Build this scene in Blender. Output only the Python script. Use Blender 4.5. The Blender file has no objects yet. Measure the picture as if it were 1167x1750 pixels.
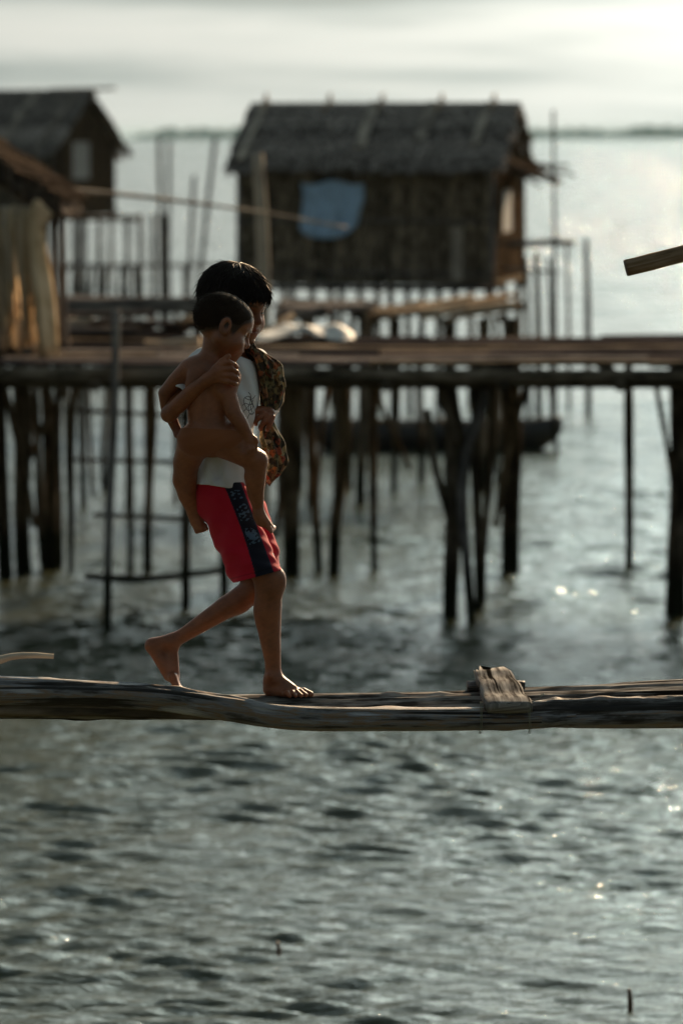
import bpy, math, random
import numpy as np
from mathutils import Vector, Matrix
from mathutils.bvhtree import BVHTree

random.seed(7)
rng = np.random.default_rng(7)
sc = bpy.context.scene
C = sc.collection

# ------------------------------------------------------------------ camera, sky, sun, exposure
W, HP = 1167.0, 1750.0                   # photograph size the layout was measured in
LENS = 150.0
FPX = LENS / 36.0 * HP                   # focal length in photograph pixels
CAMZ = 3.8                               # eye above the water
PITCH = math.atan((875 - 232) / FPX)     # horizon sits at row 232

cam_d = bpy.data.cameras.new("camera")
cam = bpy.data.objects.new("camera", cam_d); C.objects.link(cam)
cam_d.sensor_fit = 'VERTICAL'; cam_d.sensor_height = 36.0; cam_d.sensor_width = 24.0
cam_d.lens = LENS
cam_d.clip_start = 0.1; cam_d.clip_end = 60000
cam.location = (0, 0, CAMZ)
cam.rotation_euler = (math.radians(90) - PITCH, 0, 0)
cam_d.dof.use_dof = True
cam_d.dof.focus_distance = 12.62
cam_d.dof.aperture_fstop = 3.7
sc.camera = cam

SUN_AZ = math.radians(20)                # to the right of the view direction
SUN_EL = math.radians(24)
sun_dir = Vector((math.sin(SUN_AZ) * math.cos(SUN_EL), math.cos(SUN_AZ) * math.cos(SUN_EL), math.sin(SUN_EL)))

world = bpy.data.worlds.new("World"); sc.world = world; world.use_nodes = True
wt = world.node_tree; wt.nodes.clear()
def wn(t, **kw):
    n = wt.nodes.new(t)
    for k, v in kw.items(): setattr(n, k, v)
    return n
def wl(a, b): wt.links.new(a, b)
w_out = wn('ShaderNodeOutputWorld'); w_bg = wn('ShaderNodeBackground')
w_sky = wn('ShaderNodeTexSky', sky_type='NISHITA', sun_disc=False, sun_elevation=SUN_EL,
           sun_rotation=SUN_AZ, altitude=5.0, air_density=1.0, dust_density=2.5, ozone_density=1.0)
w_bg.inputs['Strength'].default_value = 0.10
w_tc = wn('ShaderNodeTexCoord')
w_map = wn('ShaderNodeMapping'); w_map.inputs['Scale'].default_value = (6, 6, 70); w_map.inputs['Location'].default_value = (3.1, 3.3, 2.2)
w_n = wn('ShaderNodeTexNoise'); w_n.inputs['Scale'].default_value = 1.0; w_n.inputs['Detail'].default_value = 5; w_n.inputs['Roughness'].default_value = 0.5
wl(w_tc.outputs['Generated'], w_map.inputs['Vector']); wl(w_map.outputs['Vector'], w_n.inputs['Vector'])
# broad cloud masses, flattened the way a cloud deck is towards the horizon
w_map2 = wn('ShaderNodeMapping'); w_map2.inputs['Scale'].default_value = (2.2, 2.2, 7.0); w_map2.inputs['Location'].default_value = (0.4, 7.7, 2.0)
w_n2 = wn('ShaderNodeTexNoise'); w_n2.inputs['Scale'].default_value = 1.0; w_n2.inputs['Detail'].default_value = 6
wl(w_tc.outputs['Generated'], w_map2.inputs['Vector']); wl(w_map2.outputs['Vector'], w_n2.inputs['Vector'])
# height above the horizon: bright veil low down, greyer cloud base higher up
w_sep = wn('ShaderNodeSeparateXYZ'); wl(w_tc.outputs['Generated'], w_sep.inputs[0])
w_el = wn('ShaderNodeMapRange'); w_el.inputs['From Min'].default_value = 0.03; w_el.inputs['From Max'].default_value = 0.75
wl(w_sep.outputs['Z'], w_el.inputs['Value'])
w_add = wn('ShaderNodeMath', operation='MULTIPLY_ADD'); wl(w_n.outputs['Fac'], w_add.inputs[0]); w_add.inputs[1].default_value = 1.7; w_add.inputs[2].default_value = -0.95
w_sub = wn('ShaderNodeMath', operation='MULTIPLY_ADD'); wl(w_el.outputs[0], w_sub.inputs[0]); w_sub.inputs[1].default_value = -0.26; wl(w_add.outputs[0], w_sub.inputs[2])
w_sub2 = wn('ShaderNodeMath', operation='MULTIPLY_ADD'); wl(w_n2.outputs['Fac'], w_sub2.inputs[0]); w_sub2.inputs[1].default_value = 0.9; wl(w_sub.outputs[0], w_sub2.inputs[2])
w_ramp = wn('ShaderNodeValToRGB'); wl(w_sub2.outputs[0], w_ramp.inputs['Fac'])
cr = w_ramp.color_ramp; cr.elements[0].position = 0.08; cr.elements[0].color = (1.7, 2.35, 2.45, 1)
cr.elements[1].position = 0.78; cr.elements[1].color = (7.4, 7.8, 7.5, 1)
e = cr.elements.new(0.36); e.color = (3.9, 4.75, 4.8, 1)
e = cr.elements.new(0.58); e.color = (6.4, 7.0, 6.8, 1)
# clouds thin and glow towards the sun
w_dot = wn('ShaderNodeVectorMath', operation='DOT_PRODUCT'); wl(w_tc.outputs['Generated'], w_dot.inputs[0]); w_dot.inputs[1].default_value = sun_dir
w_glow = wn('ShaderNodeMapRange'); w_glow.inputs['From Min'].default_value = -0.6; w_glow.inputs['From Max'].default_value = 1.0
w_glow.inputs['To Min'].default_value = 0.24; w_glow.inputs['To Max'].default_value = 0.36
wl(w_dot.outputs['Value'], w_glow.inputs['Value'])
w_pos = wn('ShaderNodeMath', operation='MAXIMUM'); wl(w_dot.outputs['Value'], w_pos.inputs[0]); w_pos.inputs[1].default_value = 0.0
w_pow = wn('ShaderNodeMath', operation='POWER'); wl(w_pos.outputs[0], w_pow.inputs[0]); w_pow.inputs[1].default_value = 5.0
w_lobe = wn('ShaderNodeMath', operation='MULTIPLY_ADD'); wl(w_pow.outputs[0], w_lobe.inputs[0]); w_lobe.inputs[1].default_value = 0.38; wl(w_glow.outputs[0], w_lobe.inputs[2])
w_mul = wn('ShaderNodeVectorMath', operation='SCALE'); w_pow2 = wn('ShaderNodeMath', operation='POWER'); wl(w_pos.outputs[0], w_pow2.inputs[0]); w_pow2.inputs[1].default_value = 34.0
w_lobe2 = wn('ShaderNodeMath', operation='MULTIPLY_ADD'); wl(w_pow2.outputs[0], w_lobe2.inputs[0]); w_lobe2.inputs[1].default_value = 16.0; wl(w_lobe.outputs[0], w_lobe2.inputs[2])
w_warm = wn('ShaderNodeMix', data_type='RGBA'); wl(w_pow2.outputs[0], w_warm.inputs['Factor']); w_warm.inputs['A'].default_value = (1, 1, 1, 1); w_warm.inputs['B'].default_value = (1.0, 0.93, 0.76, 1)
w_tint = wn('ShaderNodeVectorMath', operation='MULTIPLY'); wl(w_ramp.outputs['Color'], w_tint.inputs[0]); wl(w_warm.outputs['Result'], w_tint.inputs[1])
wl(w_tint.outputs[0], w_mul.inputs[0]); wl(w_lobe2.outputs[0], w_mul.inputs['Scale'])
w_mix = wn('ShaderNodeMix', data_type='RGBA'); w_mix.inputs['Factor'].default_value = 0.94
wl(w_sky.outputs['Color'], w_mix.inputs['A']); wl(w_mul.outputs[0], w_mix.inputs['B'])
wl(w_mix.outputs['Result'], w_bg.inputs['Color']); wl(w_bg.outputs[0], w_out.inputs['Surface'])

sun_d = bpy.data.lights.new("sun", 'SUN'); sun = bpy.data.objects.new("sun", sun_d); C.objects.link(sun)
sun_d.energy = 5.0; sun_d.angle = math.radians(2.5); sun_d.color = (1.0, 0.70, 0.42)
sun.rotation_euler = (-sun_dir).to_track_quat('-Z', 'Y').to_euler(); sun.location = (20, 20, 30)

sc.view_settings.view_transform = 'Standard'; sc.view_settings.look = 'None'
sc.view_settings.exposure = 0.76; sc.view_settings.gamma = 1.0; sc.view_settings.use_curve_mapping = False
sc.cycles.use_denoising = True
sc.cycles.max_bounces = 6
sc.cycles.caustics_reflective = False; sc.cycles.caustics_refractive = False

# ------------------------------------------------------------------ helpers
def at(px, py, Y):
    """world point at photograph pixel (px,py) at distance Y"""
    x = (px - W / 2) / FPX; u = (HP / 2 - py) / FPX
    d = Vector((x, math.cos(PITCH) + u * math.sin(PITCH), -math.sin(PITCH) + u * math.cos(PITCH)))
    return Vector((0, 0, CAMZ)) + d * (Y / d.y)

def mat(name, build):
    m = bpy.data.materials.new(name); m.use_nodes = True
    nt = m.node_tree; b = nt.nodes['Principled BSDF']
    build(nt, b); return m

def nd(nt, t, **kw):
    n = nt.nodes.new(t)
    for k, v in kw.items(): setattr(n, k, v)
    return n

def ramp(nt, fac, stops):
    r = nd(nt, 'ShaderNodeValToRGB'); nt.links.new(fac, r.inputs['Fac'])
    el = r.color_ramp.elements
    el[0].position, el[0].color = stops[0][0], (*stops[0][1], 1)
    el[1].position, el[1].color = stops[-1][0], (*stops[-1][1], 1)
    for p, c in stops[1:-1]:
        e = el.new(p); e.color = (*c, 1)
    return r.outputs['Color']

def wood_mat(name, stops, su=3.0, sv=40.0, bump=0.4, rough=0.8, dist=0.004):
    """weathered timber: grain stretched along U (metres along the piece)"""
    def f(nt, b):
        uv = nd(nt, 'ShaderNodeUVMap'); oi = nd(nt, 'ShaderNodeObjectInfo')
        mp = nd(nt, 'ShaderNodeMapping'); mp.inputs['Scale'].default_value = (su, sv, 1)
        nt.links.new(uv.outputs[0], mp.inputs['Vector'])
        ofs = nd(nt, 'ShaderNodeVectorMath', operation='SCALE'); ofs.inputs[0].default_value = (37, 11, 0); nt.links.new(oi.outputs['Random'], ofs.inputs['Scale'])
        nt.links.new(ofs.outputs[0], mp.inputs['Location'])
        n = nd(nt, 'ShaderNodeTexNoise'); n.inputs['Scale'].default_value = 1; n.inputs['Detail'].default_value = 7; n.inputs['Roughness'].default_value = 0.65
        nt.links.new(mp.outputs[0], n.inputs['Vector'])
        mp2 = nd(nt, 'ShaderNodeMapping'); mp2.inputs['Scale'].default_value = (su * 1.3, sv * 0.25, 1); nt.links.new(uv.outputs[0], mp2.inputs['Vector']); nt.links.new(ofs.outputs[0], mp2.inputs['Location'])
        n2 = nd(nt, 'ShaderNodeTexNoise'); n2.inputs['Scale'].default_value = 1.4; n2.inputs['Detail'].default_value = 4
        nt.links.new(mp2.outputs[0], n2.inputs['Vector'])
        mx = nd(nt, 'ShaderNodeMath', operation='MULTIPLY_ADD'); nt.links.new(n2.outputs['Fac'], mx.inputs[0]); mx.inputs[1].default_value = 0.6
        ma = nd(nt, 'ShaderNodeMath', operation='MULTIPLY_ADD'); nt.links.new(n.outputs['Fac'], ma.inputs[0]); ma.inputs[1].default_value = 0.9; ma.inputs[2].default_value = -0.27
        nt.links.new(ma.outputs[0], mx.inputs[2])
        rv = nd(nt, 'ShaderNodeMath', operation='MULTIPLY_ADD'); nt.links.new(oi.outputs['Random'], rv.inputs[0]); rv.inputs[1].default_value = 0.16; nt.links.new(mx.outputs[0], rv.inputs[2])
        ct = nd(nt, 'ShaderNodeMath', operation='MULTIPLY_ADD'); nt.links.new(rv.outputs[0], ct.inputs[0]); ct.inputs[1].default_value = 1.75; ct.inputs[2].default_value = -0.45
        col = ramp(nt, ct.outputs[0], stops)
        if name in ('weathered_log', 'grey_plank'):
            mpc = nd(nt, 'ShaderNodeMapping'); mpc.inputs['Scale'].default_value = (1.5, 42, 1); nt.links.new(uv.outputs[0], mpc.inputs['Vector']); nt.links.new(ofs.outputs[0], mpc.inputs['Location'])
            nc = nd(nt, 'ShaderNodeTexNoise'); nc.inputs['Scale'].default_value = 1; nc.inputs['Detail'].default_value = 2; nc.inputs['Distortion'].default_value = 0.4; nt.links.new(mpc.outputs[0], nc.inputs['Vector'])
            kc = nd(nt, 'ShaderNodeMapRange'); kc.inputs['From Min'].default_value = 0.56; kc.inputs['From Max'].default_value = 0.62; nt.links.new(nc.outputs['Fac'], kc.inputs['Value'])
            mc = nd(nt, 'ShaderNodeMix', data_type='RGBA'); nt.links.new(kc.outputs[0], mc.inputs['Factor']); nt.links.new(col, mc.inputs['A']); mc.inputs['B'].default_value = (0.014, 0.012, 0.010, 1); col = mc.outputs['Result']
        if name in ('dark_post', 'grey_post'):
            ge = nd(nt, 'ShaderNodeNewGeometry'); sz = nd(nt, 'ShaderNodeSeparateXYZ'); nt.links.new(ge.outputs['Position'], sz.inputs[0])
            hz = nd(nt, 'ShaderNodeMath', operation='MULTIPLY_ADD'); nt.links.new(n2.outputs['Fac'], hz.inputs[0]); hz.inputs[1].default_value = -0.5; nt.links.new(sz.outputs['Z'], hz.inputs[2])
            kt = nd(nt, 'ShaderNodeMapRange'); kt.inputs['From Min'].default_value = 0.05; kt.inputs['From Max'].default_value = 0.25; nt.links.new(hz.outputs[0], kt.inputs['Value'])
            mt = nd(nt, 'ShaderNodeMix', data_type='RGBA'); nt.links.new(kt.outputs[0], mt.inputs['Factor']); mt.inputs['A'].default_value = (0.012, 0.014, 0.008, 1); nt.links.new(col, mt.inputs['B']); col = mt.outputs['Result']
        nt.links.new(col, b.inputs['Base Color'])
        b.inputs['Roughness'].default_value = rough; b.inputs['Specular IOR Level'].default_value = 0.35 if name == 'weathered_log' else 0.0
        bp = nd(nt, 'ShaderNodeBump'); bp.inputs['Strength'].default_value = bump; bp.inputs['Distance'].default_value = dist
        nt.links.new(n.outputs['Fac'], bp.inputs['Height']); nt.links.new(bp.outputs[0], b.inputs['Normal'])
    return mat(name, f)

M = {}
M['log'] = wood_mat('weathered_log', [(0.28, (0.010, 0.008, 0.007)), (0.42, (0.05, 0.043, 0.038)), (0.53, (0.19, 0.19, 0.20)), (0.64, (0.22, 0.145, 0.085)), (0.69, (0.21, 0.21, 0.22)), (0.92, (0.50, 0.50, 0.51))], 2.2, 20, 1.0, 0.60, 0.012)
M['plank'] = wood_mat('grey_plank', [(0.28, (0.05, 0.045, 0.04)), (0.5, (0.21, 0.195, 0.18)), (0.8, (0.42, 0.40, 0.37))], 5, 60, 0.5, 0.8, 0.003)
M['deck'] = wood_mat('deck_board', [(0.30, (0.018, 0.016, 0.017)), (0.55, (0.048, 0.042, 0.044)), (0.85, (0.12, 0.10, 0.095))], 1.5, 20, 0.5)
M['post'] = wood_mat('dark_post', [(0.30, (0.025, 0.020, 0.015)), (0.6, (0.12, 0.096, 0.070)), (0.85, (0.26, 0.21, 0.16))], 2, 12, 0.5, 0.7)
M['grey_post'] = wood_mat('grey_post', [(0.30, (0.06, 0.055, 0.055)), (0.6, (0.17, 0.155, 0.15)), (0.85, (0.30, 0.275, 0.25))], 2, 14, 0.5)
M['pale_wood'] = wood_mat('pale_sawn_board', [(0.30, (0.30, 0.21, 0.14)), (0.6, (0.55, 0.43, 0.31)), (0.85, (0.72, 0.58, 0.44))], 2, 20, 0.4)
M['thatch'] = wood_mat('palm_thatch', [(0.30, (0.07, 0.060, 0.054)), (0.55, (0.24, 0.207, 0.185)), (0.85, (0.46, 0.40, 0.35))], 3, 30, 0.6, 0.85, 0.01)
M['straw'] = wood_mat('dry_leaf_thatch', [(0.30, (0.04, 0.030, 0.024)), (0.55, (0.10, 0.075, 0.058)), (0.85, (0.19, 0.14, 0.10))], 3, 30, 0.6, 0.85, 0.01)
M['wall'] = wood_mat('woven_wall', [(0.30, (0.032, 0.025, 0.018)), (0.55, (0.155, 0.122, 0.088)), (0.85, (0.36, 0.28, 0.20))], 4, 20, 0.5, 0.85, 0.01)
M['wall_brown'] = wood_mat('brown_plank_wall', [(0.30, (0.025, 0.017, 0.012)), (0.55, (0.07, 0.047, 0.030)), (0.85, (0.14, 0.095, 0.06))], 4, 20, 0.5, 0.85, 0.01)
M['bark'] = wood_mat('bark_slab', [(0.30, (0.16, 0.135, 0.115)), (0.55, (0.36, 0.31, 0.26)), (0.85, (0.56, 0.48, 0.38))], 2, 10, 0.6)
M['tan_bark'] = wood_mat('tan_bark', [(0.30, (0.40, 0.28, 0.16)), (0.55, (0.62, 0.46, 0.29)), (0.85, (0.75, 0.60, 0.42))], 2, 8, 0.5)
M['end_grain'] = mat('cut_timber_end', lambda nt, b: (b.inputs['Base Color'].__setattr__('default_value', (0.20, 0.15, 0.11, 1)), b.inputs['Roughness'].__setattr__('default_value', 0.85)))

def plain(name, col, rough=0.8, spec=0.5):
    def f(nt, b):
        n = nd(nt, 'ShaderNodeTexNoise'); n.inputs['Scale'].default_value = 9; n.inputs['Detail'].default_value = 5
        tc = nd(nt, 'ShaderNodeTexCoord'); nt.links.new(tc.outputs['Object'], n.inputs['Vector'])
        c = ramp(nt, n.outputs['Fac'], [(0.3, tuple(v * 0.75 for v in col)), (0.7, tuple(min(1, v * 1.15) for v in col))])
        nt.links.new(c, b.inputs['Base Color']); b.inputs['Roughness'].default_value = rough; b.inputs['Specular IOR Level'].default_value = spec
    return mat(name, f)
M['blue_cloth'] = plain('faded_blue_cotton', (0.42, 0.60, 0.82), 0.9)
M['tarp'] = plain('crumpled_pale_sheet', (0.62, 0.60, 0.56), 0.6)
M['infill'] = plain('pale_infill', (0.42, 0.40, 0.38), 0.8)
M['blue_strip'] = plain('dull_blue_board', (0.05, 0.10, 0.16), 0.8)
M['line'] = plain('pale_fishing_line', (0.24, 0.26, 0.20), 0.5)
M['hull'] = plain('tarred_hull', (0.014, 0.013, 0.014), 0.45)
M['twig'] = plain('wet_brown_twig', (0.075, 0.035, 0.015), 0.5)
M['land'] = plain('far_woodland', (0.012, 0.05, 0.055), 0.95, 0.0)

def mesh_obj(name, verts, faces, m, parent=None, uvs=None, smooth=True):
    me = bpy.data.meshes.new(name)
    me.from_pydata([tuple(v) for v in verts], [], faces)
    if uvs is not None:
        ul = me.uv_layers.new(name='UVMap')
        ul.data.foreach_set('uv', np.asarray(uvs, dtype=np.float32).ravel())
    if m is not None: me.materials.append(m)
    if smooth: me.polygons.foreach_set('use_smooth', [True] * len(me.polygons))
    o = bpy.data.objects.new(name, me); C.objects.link(o)
    if parent is not None:
        o.parent = parent
        o.matrix_parent_inverse = parent_inv(parent)
    return o

def parent_inv(p):
    return (Matrix.Translation(p.location) @ p.rotation_euler.to_matrix().to_4x4()).inverted() if p.parent is None else Matrix()

def tag(o, label, cat, group=None, kind=None):
    if label: o['label'] = label
    if cat: o['category'] = cat
    if group: o['group'] = group
    if kind: o['kind'] = kind
    return o

def thing(name, loc, label, cat, group=None):
    o = bpy.data.objects.new(name, None); C.objects.link(o); o.location = loc; o.empty_display_size = 0.2
    return tag(o, label, cat, group)

class MB:
    """collects lofted pieces into one mesh"""
    def __init__(self): self.v = []; self.f = []; self.uv = []
    def loft(self, rings, closed=True, caps=True, u0=None):
        n = len(rings[0]); base = len(self.v)
        u0 = random.random() * 20 if u0 is None else u0
        us = [u0]
        for i in range(1, len(rings)):
            a = sum(rings[i - 1], Vector()) / n; b = sum(rings[i], Vector()) / n
            us.append(us[-1] + (b - a).length)
        r = rings[len(rings) // 2]; vs = [0.0]
        for j in range(n): vs.append(vs[-1] + (r[(j + 1) % n] - r[j]).length)
        for rg in rings: self.v.extend(rg)
        m = n if closed else n - 1
        for i in range(len(rings) - 1):
            for j in range(m):
                k = (j + 1) % n
                self.f.append((base + i * n + j, base + i * n + k, base + (i + 1) * n + k, base + (i + 1) * n + j))
                self.uv += [(us[i], vs[j]), (us[i], vs[j + 1]), (us[i + 1], vs[j + 1]), (us[i + 1], vs[j])]
        if caps and closed:
            for i, rev in ((0, True), (len(rings) - 1, False)):
                idx = [base + i * n + j for j in range(n)]
                c = sum(rings[i], Vector()) / n
                if rev: idx.reverse()
                self.f.append(tuple(idx))
                for q in idx:
                    p = self.v[q] - c; self.uv.append((us[i] + p.length * 0.2, p.length))
        return self
    def build(self, name, m, parent=None, smooth=True):
        return mesh_obj(name, self.v, self.f, m, parent, self.uv, smooth)

def frame_rings(path, section_fn, twist_up=Vector((0, 0, 1))):
    rings = []
    for i, p in enumerate(path):
        a = path[max(0, i - 1)]; b = path[min(len(path) - 1, i + 1)]
        t = (b - a).normalized()
        up = twist_up if abs(t.dot(twist_up)) < 0.95 else Vector((0, 1, 0))
        s = t.cross(up).normalized(); n = s.cross(t).normalized()
        rings.append([p + s * x + n * y for x, y in section_fn(i / (len(path) - 1), i)])
    return rings

def smooth_path(pts, n):
    """Catmull-Rom through points (each Vector)"""
    P = [pts[0] * 2 - pts[1]] + list(pts) + [pts[-1] * 2 - pts[-2]]
    out = []
    segs = len(pts) - 1
    for k in range(n + 1):
        t = k / n * segs; i = min(int(t), segs - 1); u = t - i
        p0, p1, p2, p3 = P[i], P[i + 1], P[i + 2], P[i + 3]
        out.append(0.5 * ((2 * p1) + (p2 - p0) * u + (2 * p0 - 5 * p1 + 4 * p2 - p3) * u * u + (3 * p1 - p0 - 3 * p2 + p3) * u ** 3))
    return out

def log_mb(pts, radii, n=24, sides=14, rough=0.06, sx=1.0, seed=None, mb=None):
    r = random.Random(seed if seed is not None else random.random())
    path = smooth_path([Vector(p) for p in pts], n)
    ph = [(r.uniform(0, 6.28), r.uniform(0, 6.28), r.uniform(0.5, 2.2), q) for q in range(2, 6)]
    def sec(t, i):
        k = t * (len(radii) - 1); j = min(int(k), len(radii) - 2); u = k - j
        u = u * u * (3 - 2 * u)
        R = radii[j] * (1 - u) + radii[j + 1] * u
        out = []
        for s in range(sides):
            a = 2 * math.pi * s / sides
            d = 1 + sum(rough / q * 1.6 * math.sin(q * a + p1 + math.sin(t * 9 * w + p2)) for p1, p2, w, q in ph) + r.uniform(-1, 1) * rough * 0.25
            out.append((R * d * math.cos(a) * sx, R * d * math.sin(a)))
        return out
    mb = mb or MB()
    return mb.loft(frame_rings(path, sec))

def log(name, pts, radii, m, parent=None, **kw):
    return log_mb(pts, radii, **kw).build(name, m, parent)

def board_mb(a, b, w, t, up=Vector((0, 0, 1)), n=3, warp=0.004, mb=None, rag=0.0):
    """sawn board from a to b, width w, thickness t, slightly chamfered and warped"""
    a, b = Vector(a), Vector(b)
    path = [a.lerp(b, i / n) + Vector((random.uniform(-1, 1), random.uniform(-1, 1), random.uniform(-1, 1))) * warp for i in range(n + 1)]
    c = min(t, w) * 0.15
    def sec(u, i):
        e = random.uniform(-1, 1) * rag
        hw, ht = w / 2 + e, t / 2
        return [(-hw, -ht + c), (-hw + c, -ht), (hw - c, -ht), (hw, -ht + c), (hw, ht - c), (hw - c, ht), (-hw + c, ht), (-hw, ht - c)]
    mb = mb or MB()
    return mb.loft(frame_rings(path, sec, up))

def board(name, a, b, w, t, m, parent=None, **kw):
    return board_mb(a, b, w, t, **kw).build(name, m, parent, smooth=False)

# ------------------------------------------------------------------ sea
def build_sea():
    def spread(lo, hi, step, grow, far):
        xs = list(np.arange(lo, hi + 1e-6, step)); s = step
        while xs[-1] < far: s *= grow; xs.append(xs[-1] + s)
        return xs
    right = spread(0, 4.6, 0.030, 1.2, 14000)
    xs = np.array([-v for v in right[:0:-1]] + right)
    ys = [12.0]
    while ys[-1] < 60: ys.append(ys[-1] + 0.030 * max(0.9, ys[-1] / 20))
    s = ys[-1] - ys[-2]
    while ys[-1] < 15000: s *= 1.07; ys.append(ys[-1] + s)
    front = [12.0]; s = 0.04
    while front[-1] > -400: s *= 1.25; front.append(front[-1] - s)
    ys = np.array(front[:0:-1] + ys)
    X, Y = np.meshgrid(xs, ys, indexing='ij')
    gx = np.gradient(xs)[:, None]; gy = np.gradient(ys)[None, :]
    cell = np.maximum(gx, gy) + 0 * X
    Z = np.zeros_like(X)
    r = np.random.default_rng(21)
    # slow warping so that wave groups come and go instead of one even pattern
    grp = 0.62 + 0.38 * np.sin(X * 0.9 + 1.3 * np.sin(Y * 0.31) + 0.4) * np.sin(Y * 0.47 + 0.9 * np.sin(X * 0.6) + 2)
    comps = [(math.exp(r.uniform(math.log(0.12), math.log(0.40))), r.normal(0.10, 0.36), 0.058) for _ in range(70)]
    comps += [(math.exp(r.uniform(math.log(0.5), math.log(1.6))), r.normal(0.3, 0.35), 0.013) for _ in range(20)]
    comps += [(math.exp(r.uniform(math.log(1.6), math.log(5.0))), r.normal(0.25, 0.3), 0.012) for _ in range(8)]
    Xw = X + 0.10 * np.sin(Y * 1.9 + X * 0.7) + 0.05 * np.sin(Y * 5.1 - X * 2.3); Yw = Y + 0.10 * np.sin(X * 1.7 + 0.8 * np.sin(Y * 0.9)) + 0.05 * np.sin(X * 4.3 + Y * 1.1)
    for lam, ang, sl in comps:
        k = 2 * math.pi / lam
        fade = np.clip((lam / cell - 2.5) / 2.5, 0, 1)
        ph = k * (math.sin(ang) * Xw + math.cos(ang) * Yw) + r.uniform(0, 6.28)
        w = np.sin(ph); w = w + 0.28 * np.cos(2 * ph)            # peaked crests
        Z += sl / k * w * fade * (grp if lam < 1.2 else 1)
    nx, ny = X.shape
    V = np.stack([X, Y, Z], -1).reshape(-1, 3).astype(np.float32)
    i, j = np.meshgrid(np.arange(nx - 1), np.arange(ny - 1), indexing='ij')
    a = (i * ny + j).ravel(); F = np.stack([a, a + ny, a + ny + 1, a + 1], -1).astype(np.int32)
    me = bpy.data.meshes.new('sea')
    me.vertices.add(len(V)); me.vertices.foreach_set('co', V.ravel())
    me.loops.add(F.size); me.loops.foreach_set('vertex_index', F.ravel())
    me.polygons.add(len(F)); me.polygons.foreach_set('loop_start', np.arange(0, F.size, 4, dtype=np.int32))
    me.polygons.foreach_set('use_smooth', np.ones(len(F), dtype=bool)); me.update(); me.validate()
    def f(nt, b):
        b.inputs['Base Color'].default_value = (0.050, 0.056, 0.032, 1)
        b.inputs['Roughness'].default_value = 0.06; b.inputs['IOR'].default_value = 1.33
        geo = nd(nt, 'ShaderNodeNewGeometry')
        n1 = nd(nt, 'ShaderNodeTexNoise'); n1.inputs['Scale'].default_value = 15; n1.inputs['Detail'].default_value = 5; n1.inputs['Roughness'].default_value = 0.55
        mp = nd(nt, 'ShaderNodeMapping'); mp.inputs['Scale'].default_value = (0.5, 1.4, 1)
        nt.links.new(geo.outputs['Position'], mp.inputs['Vector']); nt.links.new(mp.outputs[0], n1.inputs['Vector'])
        n2 = nd(nt, 'ShaderNodeTexNoise'); n2.inputs['Scale'].default_value = 1.3; n2.inputs['Detail'].default_value = 5
        nt.links.new(mp.outputs[0], n2.inputs['Vector'])
        b1 = nd(nt, 'ShaderNodeBump'); b1.inputs['Strength'].default_value = 1.0; b1.inputs['Distance'].default_value = 0.022
        b2 = nd(nt, 'ShaderNodeBump'); b2.inputs['Strength'].default_value = 0.6; b2.inputs['Distance'].default_value = 0.3
        nt.links.new(n1.outputs['Fac'], b1.inputs['Height']); nt.links.new(n2.outputs['Fac'], b2.inputs['Height'])
        ln = nd(nt, 'ShaderNodeVectorMath', operation='LENGTH'); nt.links.new(geo.outputs['Position'], ln.inputs[0])
        mr = nd(nt, 'ShaderNodeMapRange'); mr.inputs['From Min'].default_value = 35; mr.inputs['From Max'].default_value = 160; mr.inputs['To Min'].default_value = 0.03; mr.inputs['To Max'].default_value = 1.0
        nt.links.new(ln.outputs['Value'], mr.inputs['Value']); nt.links.new(mr.outputs[0], b2.inputs['Strength'])
        nt.links.new(b2.outputs[0], b1.inputs['Normal'])
        # wavelets too small or too far for the mesh: tilt the normal directly
        def tilt(scale, sx, kin, normal):
            mpt = nd(nt, 'ShaderNodeMapping'); mpt.inputs['Scale'].default_value = (sx, 1, 1); nt.links.new(geo.outputs['Position'], mpt.inputs['Vector'])
            n_ = nd(nt, 'ShaderNodeTexNoise'); n_.inputs['Scale'].default_value = scale; n_.inputs['Detail'].default_value = 3; nt.links.new(mpt.outputs[0], n_.inputs['Vector'])
            sb = nd(nt, 'ShaderNodeVectorMath', operation='SUBTRACT'); nt.links.new(n_.outputs['Color'], sb.inputs[0]); sb.inputs[1].default_value = (.5, .5, .5)
            ml = nd(nt, 'ShaderNodeVectorMath', operation='MULTIPLY'); nt.links.new(sb.outputs[0], ml.inputs[0]); ml.inputs[1].default_value = (1, 1, 0)
            sc_ = nd(nt, 'ShaderNodeVectorMath', operation='SCALE'); nt.links.new(ml.outputs[0], sc_.inputs[0])
            if hasattr(kin, 'is_linked'): nt.links.new(kin, sc_.inputs['Scale'])
            else: sc_.inputs['Scale'].default_value = kin
            ad = nd(nt, 'ShaderNodeVectorMath', operation='ADD'); nt.links.new(normal, ad.inputs[0]); nt.links.new(sc_.outputs[0], ad.inputs[1])
            no = nd(nt, 'ShaderNodeVectorMath', operation='NORMALIZE'); nt.links.new(ad.outputs[0], no.inputs[0]); return no.outputs[0]
        mf = nd(nt, 'ShaderNodeMapRange'); mf.inputs['From Min'].default_value = 38; mf.inputs['From Max'].default_value = 130; mf.inputs['To Min'].default_value = 0.0; mf.inputs['To Max'].default_value = 2.1
        nt.links.new(ln.outputs['Value'], mf.inputs['Value'])
        n_a = tilt(13.0, 0.38, 0.45, b1.outputs[0]); n_b = tilt(1.6, 0.6, mf.outputs[0], n_a)
        nt.links.new(n_b, b.inputs['Normal'])
    me.materials.append(mat('sea_water', f))
    o = bpy.data.objects.new('sea', me); C.objects.link(o); o['kind'] = 'structure'
build_sea()

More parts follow.
